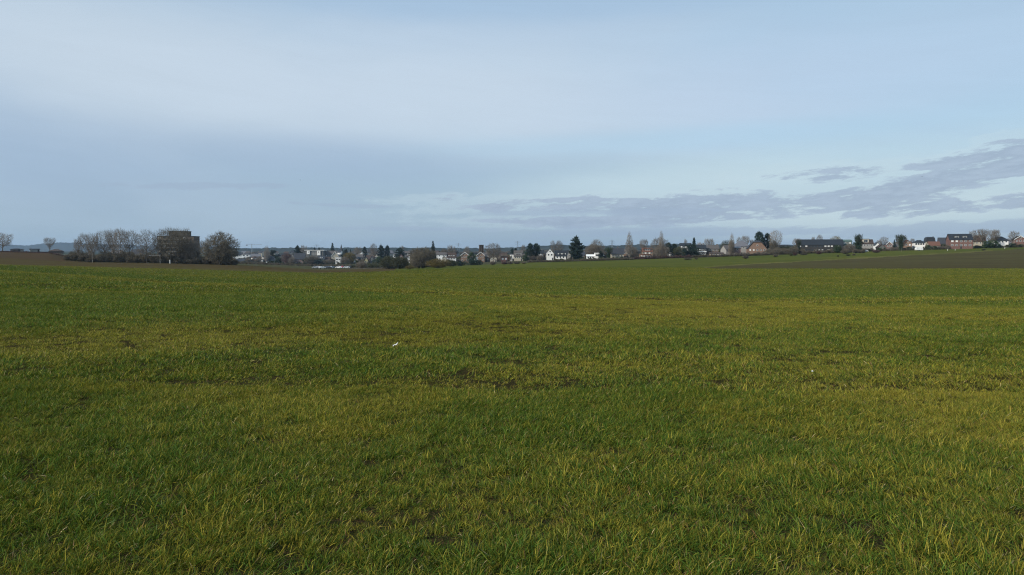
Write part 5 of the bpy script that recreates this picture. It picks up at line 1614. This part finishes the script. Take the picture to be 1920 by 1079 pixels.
# shrubs out in the meadow
G3 = 'single shrubs growing in the meadow'
for (px, w_, yt, D, lb, mt) in [
    (1289.5, 15, 484.5, 470, 'round dark shrub in the meadow below the dark conifer', 'twig_dark'), (1305.5, 6, 488, 470, 'very small dark shrub right of the round dark shrub', 'twig_dark'),
    (1398, 11, 479.5, 450, 'dark round shrub in the meadow below the light grey hip roof', 'twig_dark'), (1454, 9, 476.5, 475, 'dark shrub in the meadow below the silvery tree', 'twig_dark'),
    (1483.5, 7, 475, 490, 'left one of two touching meadow shrubs', 'twig_olive'), (1490.5, 8, 473.5, 492, 'right one of two touching meadow shrubs', 'twig_red'),
    (1507, 13, 476, 500, 'low wide dark shrub below the long terrace', 'twig_dark'), (1535, 10, 471, 505, 'brown shrub below the middle of the long terrace', 'twig_red'),
    (1585, 15, 468, 495, 'large dark shrub left of the pair of tiny shrubs', 'twig_dark'), (1590, 8, 480.5, 455, 'left one of the pair of tiny shrubs at the ploughed edge', 'twig_olive'), (1601, 6, 479, 458, 'right one of the pair of tiny shrubs at the ploughed edge', 'twig_dark'),
    (1643, 13, 469, 500, 'purple brown shrub below the cream house', 'twig_red'), (1844, 7, 467.5, 485, 'small shrub alone on the upper right field edge', 'twig_olive'),
    (1571, 4, 482.5, 440, 'tiny tuft like shrub left of the pair of tiny shrubs', 'twig_olive'),
    (924, 11, 490, 480, 'small brown shrub below the wide bare tree', 'twig'), (946, 12, 491, 490, 'brown shrub below the red brick house', 'twig_red'), (957, 10, 490, 490, 'brown shrub right of the one below the red brick house', 'twig'),
    (969, 11, 490.5, 492, 'brown shrub below the cream ground floor', 'twig_dark'), (982, 8, 491.5, 494, 'last brown shrub of the row before the long hedge', 'twig')]:
    tree('bush%d' % (1 + int(px) % 2), px, w_, yt, D, lb, ('bark_dark', mt), G3, tw=1.8)

# hedges
brush('hedge', [(879, 480), (903, 480)], 4.3, 4.2, 'needle', 'long dense black green hedge below the square tower', 'hedge', kinds='leaf', step=0.9, dep=2.5, seed=11)
brush('hedge', [(990, 540), (1080, 530), (1130, 520), (1190, 525)], 1.5, 2.2, 'twig_dark', 'long low brown hedge below the white houses', 'hedge', step=0.8, dep=2.5, seed=12, tw=1.5)
brush('hedge', [(1040, 552), (1100, 545), (1150, 545), (1185, 540)], 1.9, 2.4, 'twig_olive', 'mottled garden hedge right behind the long low brown hedge', 'hedge', step=0.9, dep=2.5, seed=13, tw=1.5)
brush('hedge', [(1183, 535), (1240, 532), (1300, 530)], 2.0, 2.2, 'twig_red', 'dark brown hedge under the two tall poplars', 'hedge', step=0.8, dep=2.5, seed=14, tw=1.6)
brush('hedge', [(1300, 528), (1360, 525), (1440, 525)], 1.7, 2.2, 'twig_dark', 'dark low hedge below the tan gable house', 'hedge', step=0.8, dep=2.5, seed=15, tw=1.6)
brush('hedge', [(1440, 532), (1505, 535)], 5.0, 5.0, 'twig_dark', 'high brown thicket left of the long terrace', 'thicket', step=0.9, dep=9, seed=16, tw=1.5)
brush('hedge', [(1450, 560), (1500, 560)], 6.5, 6.0, 'twig_olive', 'olive thicket behind the high brown thicket', 'thicket', step=1.3, dep=9, seed=17, tw=1.5)
brush('hedge', [(1505, 532), (1560, 530), (1600, 525)], 2.0, 2.6, 'twig_dark', 'dark hedge along the foot of the long terrace', 'hedge', step=0.9, dep=3, seed=18, tw=1.5)
brush('hedge', [(1601, 505), (1621, 505)], 2.6, 2.8, 'twig_dark', 'dark block of hedge below the flared ivy tree', 'hedge', step=0.6, dep=2.5, seed=19, tw=1.8)
brush('hedge', [(1640, 545), (1700, 545), (1790, 550)], 1.2, 1.8, 'twig_dark', 'low garden hedge in front of the right hand houses', 'hedge', step=0.8, dep=2, seed=20, tw=1.5)
brush('hedge', [(1826, 560), (1870, 555), (1930, 560)], 1.6, 2.4, 'ivy', 'dark green hedge at the right end of the village', 'hedge', kinds='leaf', step=1.0, dep=2, seed=21)
# wooded gaps of the town, far beyond counting
brush('town_trees', [(440, 1000), (520, 960), (600, 1000), (700, 980), (780, 960), (900, 940), (1010, 900), (1100, 860)], 6.0, 8.0, 'twig', 'brown bare trees filling the gaps of the far town', 'trees', step=4.0, dep=160, seed=31, kind='stuff', tw=2.2)
brush('town_trees', [(440, 945), (540, 925), (640, 905), (770, 885)], 5.5, 7.0, 'twig_dark', 'dark brown gardens between the houses left of centre', 'trees', step=3.6, dep=60, seed=32, kind='stuff', tw=2.0)
brush('town_trees', [(820, 720), (900, 690), (1000, 660), (1090, 650), (1180, 640), (1300, 650), (1380, 630), (1500, 620)], 6.0, 7.0, 'twig', 'brown garden trees behind the central houses', 'trees', step=2.6, dep=60, seed=33, kind='stuff', tw=1.8)
brush('town_trees', [(450, 920), (560, 895), (660, 880), (760, 865)], 4.5, 6.0, 'leaf', 'dark green garden bushes left of centre', 'trees', kinds='leaf', step=6.0, dep=50, seed=34, kind='stuff', tw=1.6)
brush('town_trees', [(840, 760), (960, 700), (1060, 680), (1180, 670), (1290, 640), (1350, 640)], 6.0, 8.0, 'twig_olive', 'olive green trees behind the central houses', 'trees', step=4.5, dep=50, seed=35, kind='stuff', tw=1.8)
brush('town_trees', [(660, 520), (720, 500), (780, 470), (870, 510)], 3.0, 5.0, 'twig_olive', 'low scrub along the near edge of the town', 'scrub', step=1.6, dep=30, seed=36, kind='stuff', tw=1.7)
brush('far_woods', [(450, 1900), (600, 2000), (760, 2100), (900, 2200), (1100, 2000), (1300, 1800)], 11, 22, 'twig_dark', 'dark wood on the far side of the town', 'trees', step=12, dep=500, seed=37, kind='stuff', tw=9)
brush('garden_growth', [(1500, 600), (1640, 590), (1780, 590), (1925, 600)], 3.5, 5, 'twig', 'garden trees behind the right hand houses', 'trees', step=3.0, dep=30, seed=38, kind='stuff', tw=1.6)
brush('verge_grass', [(655, 455), (700, 448), (740, 442)], 0.7, 2.0, 'twig_pale', 'pale dry grass verge along the end of the brown field', 'grass', step=0.7, dep=3, seed=39, kind='stuff', tw=1.0)

brush('garden_bushes', [(1612, 548), (1700, 545), (1785, 542)], 3.0, 4.0, 'twig', 'brown garden bushes before the houses right of the ivy column', 'bushes', step=3.2, dep=5, seed=40, kind='stuff', tw=1.2)
brush('garden_bushes', [(1620, 546), (1700, 543), (1780, 541)], 2.4, 3.2, 'leaf', 'green garden bushes before the houses right of the ivy column', 'bushes', kinds='leaf', step=7.5, dep=5, seed=41, kind='stuff', tw=1.2)
brush('garden_bushes', [(1828, 548), (1925, 543)], 2.6, 3.6, 'twig_olive', 'olive garden bushes before the last houses on the right', 'bushes', step=3.4, dep=4, seed=42, kind='stuff', tw=1.2)
brush('garden_bushes', [(1500, 538), (1605, 532)], 3.6, 4.4, 'twig_dark', 'dark bushes along the long terrace', 'bushes', step=3.0, dep=4, seed=43, kind='stuff', tw=1.2)
brush('garden_bushes', [(1310, 538), (1400, 533), (1445, 530)], 2.6, 3.6, 'twig', 'brown bushes before the houses between two poplars and the pines', 'bushes', step=3.0, dep=4, seed=44, kind='stuff', tw=1.2)

brush('garden_bushes', [(446, 640), (520, 620), (600, 600), (668, 560)], 2.0, 3.4, 'twig_dark', 'low dark bushes between the brown field and the left part of the town', 'bushes', step=1.4, dep=50, seed=45, kind='stuff', tw=1.2)
brush('garden_bushes', [(450, 850), (540, 845), (620, 835), (700, 820), (770, 800)], 2.6, 4.0, 'twig_olive', 'olive garden bushes before the first houses left of centre', 'bushes', step=4.0, dep=14, seed=46, kind='stuff', tw=1.3)

brush('town_trees', [(446, 1050), (560, 1010), (680, 1000), (790, 960), (860, 900)], 7.5, 7.0, 'needle', 'dark evergreens scattered through the far town', 'trees', kinds='leaf', step=16.0, dep=200, seed=47, kind='stuff', tw=1.5)

# ------------------------------------------------------------------ small things
def lamp_post(px, D, ytop, label, arm=2.5):
    X = x_at(px, 480, D); z0 = Hs(X, D)
    h = z_at(ytop, D) - z0
    root = empty('street_lamp', (X, D, z0))
    mb = MB(); mb.bar((0, 0, 0), (0, 0, h), .11, .07, 8); mb.build('pole', M['pale'], root)
    mb = MB(); mb.bar((0, 0, h), (-arm, 0, h + .15), .06, .05, 6); mb.build('arm', M['pale'], root)
    mb = MB(); mb.box(-arm - .6, -arm, -.13, .13, h + .05, h + .22); mb.build('lamp_head', M['steel'], root)
    tag(root, label, 'street lamp')
lamp_post(300, 342, 480, 'pale street lamp with a long arm before the left tree row', 4.3)
X = x_at(318.5, 485, 342); zz = Hs(X, 342)
mb = MB(); mb.bar((0, 0, 0), (0, 0, 1.6), .18, .18, 6); mb.bar((0, 0, 1.6), (0, 0, 1.75), .18, .05, 6)
o = mb.build('marker_post', M['white_trim']); o.location = (X, 342, zz); tag(o, 'short white marker post right of the pale street lamp', 'post')
for k, (px, D, yt, lb) in enumerate([(1691, 500, 464, 'pale wooden post below the ivy covered tree'), (1777, 500, 467, 'white marker post before the tall grey roof'), (1791, 500, 466, 'white marker post before the big brick block'), (1884, 505, 464.8, 'white marker post before the white hip roofed house'),
                             (1460, 500, 473.8, 'pale field post below the silvery tree'), (1497, 505, 472.5, 'pale gate post left of the long terrace')]):
    X = x_at(px, 465, D); z0 = Hs(X, D); h = 1.1
    mb = MB(); mb.bar((0, 0, 0), (0, 0, h), .10, .10, 6); mb.bar((0, 0, h), (0, 0, h + .12), .10, .03, 6)
    o = mb.build('marker_post', M['white_trim' if 'white' in lb else 'wood']); o.location = (X, D, z0); tag(o, lb, 'post')
# fence in front of the right hand houses
D = 532
root = None
x0 = x_at(1650, 465, D); x1 = x_at(1760, 465, D)
root = empty('field_fence', (x0, D, 0)); n = 22; mbr = MB()
pp = []
for k in range(n + 1):
    X = x0 + (x1 - x0) * k / n; z = Hs(X, D); pp.append((X - x0, 0, z))
    mb = MB(); mb.bar((X - x0, 0, z), (X - x0, 0, z + 1.25), .07, .06, 5); mb.build('post', M['wood'], root)
for zz in (.5, 1.1):
    for a_, b_ in zip(pp[:-1], pp[1:]): mbr.bar((a_[0], 0, a_[2] + zz), (b_[0], 0, b_[2] + zz), .04, .04)
mbr.build('rail', M['wood'], root)
tag(root, 'thin wooden field fence in front of the right hand houses', 'fence')

# litter, pebble, dug earth on the field
X, Y = gpos(742, 657)
nx, ny = 9, 5
vs = []; fs = []
for layer in (0, 1):
    for j in range(ny):
        for i in range(nx):
            u = i / (nx - 1) - .5; v = j / (ny - 1) - .5
            z = 0.012 * math.sin(u * 9) * math.cos(v * 5) + 0.02 * abs(u) + random.uniform(-.004, .004) - layer * 0.002
            vs.append((u * 0.10, v * 0.06, z + 0.02 + u * 0.25 * 0.12))
for j in range(ny - 1):
    for i in range(nx - 1):
        a_ = j * nx + i; L_ = nx * ny
        fs.append((a_, a_ + 1, a_ + nx + 1, a_ + nx)); fs.append((L_ + a_ + nx, L_ + a_ + nx + 1, L_ + a_ + 1, L_ + a_))
mb = MB(); mb.add(vs, fs)
o = mb.build('crumpled_paper', M['paper']); o.location = (X, Y, Hs(X, Y) + 0.075); o.rotation_euler = (R(8), R(-10), R(10))
tag(o, 'crumpled scrap of white paper lying on the grass', 'litter')
def lump(name, px, py, r_, h_, mat, label, cat, seed, lift=0.0):
    X, Y = gpos(px, py)
    me_v = []; me_f = []
    nr, ns = 6, 12
    rr = random.Random(seed)
    for i in range(nr + 1):
        a_ = math.pi / 2 * i / nr
        for k in range(ns):
            t_ = 2 * math.pi * k / ns
            q = 1 + rr.uniform(-.22, .22)
            me_v.append((r_ * math.cos(a_) * math.cos(t_) * q, r_ * math.cos(a_) * math.sin(t_) * q, h_ * math.sin(a_) * q - 0.01))
    for i in range(nr):
        for k in range(ns):
            me_f.append((i * ns + k, i * ns + (k + 1) % ns, (i + 1) * ns + (k + 1) % ns, (i + 1) * ns + k))
    me_f.append(tuple(range(ns - 1, -1, -1)))
    mb = MB(); mb.add(me_v, me_f)
    o = mb.build(name, M[mat], smooth=True); o.location = (X, Y, Hs(X, Y) + lift)
    tag(o, label, cat)
lump('pebble', 1523, 708, 0.014, 0.016, 'paper', 'tiny white pebble in the grass right of the middle', 'pebble', 3, 0.09)
# birds
def bird(px, py, D, rz, label):
    u, Yr, Zr = ray(px, py)
    mb = MB()
    body = [(-.16, .005), (-.09, .03), (0, .045), (.09, .035), (.14, .02), (.18, .004)]
    for a_, b_ in zip(body[:-1], body[1:]): mb.bar((a_[0], 0, 0), (b_[0], 0, 0), a_[1], b_[1], 8)
    for s_ in (-1, 1):
        w_ = [(0.05, s_ * .03, .02), (-.06, s_ * .03, .02), (-.07, s_ * .22, .10), (.04, s_ * .20, .10), (-.10, s_ * .42, .04)]
        mb.add(w_ + [(x, y, z - .008) for x, y, z in w_], [(0, 1, 2, 3), (3, 2, 4), (8, 7, 6, 5), (9, 7, 8), (0, 5, 6, 1), (1, 6, 7, 2), (2, 7, 9, 4), (4, 9, 8, 3), (3, 8, 5, 0)])
    o = mb.build('flying_bird', M['feather'])
    o.location = (D * u / Yr, D, EYE + D * Zr / Yr); o.rotation_euler = (0, 0, R(rz))
    tag(o, label, 'bird')
bird(1729, 332, 210, 30, 'tiny bird flying in front of the upper cloud streak on the right')
bird(1716, 397, 260, 70, 'tiny bird flying just below the lowest cloud streak')
bird(563, 338, 260, 10, 'tiny bird flying high left of centre')

# ------------------------------------------------------------------ haze
mh = bpy.data.materials.new('haze_air')
mh.use_nodes = True
mh.node_tree.nodes.clear()
t = NT(mh.node_tree)
pv = t.n('ShaderNodeVolumePrincipled')
pv.inputs['Color'].default_value = (0.55, 0.75, 1.0, 1)
pv.inputs['Density'].default_value = HAZE
pv.inputs['Anisotropy'].default_value = 0.3
oo = t.n('ShaderNodeOutputMaterial')
t.nt.links.new(pv.outputs[0], oo.inputs['Volume'])
mb = MB(); mb.box(-28000, 28000, -300, 9200, -26, 84)
o = mb.build('haze', mh)
tag(o, 'thin blue haze over the far hills', 'haze', kind='stuff')
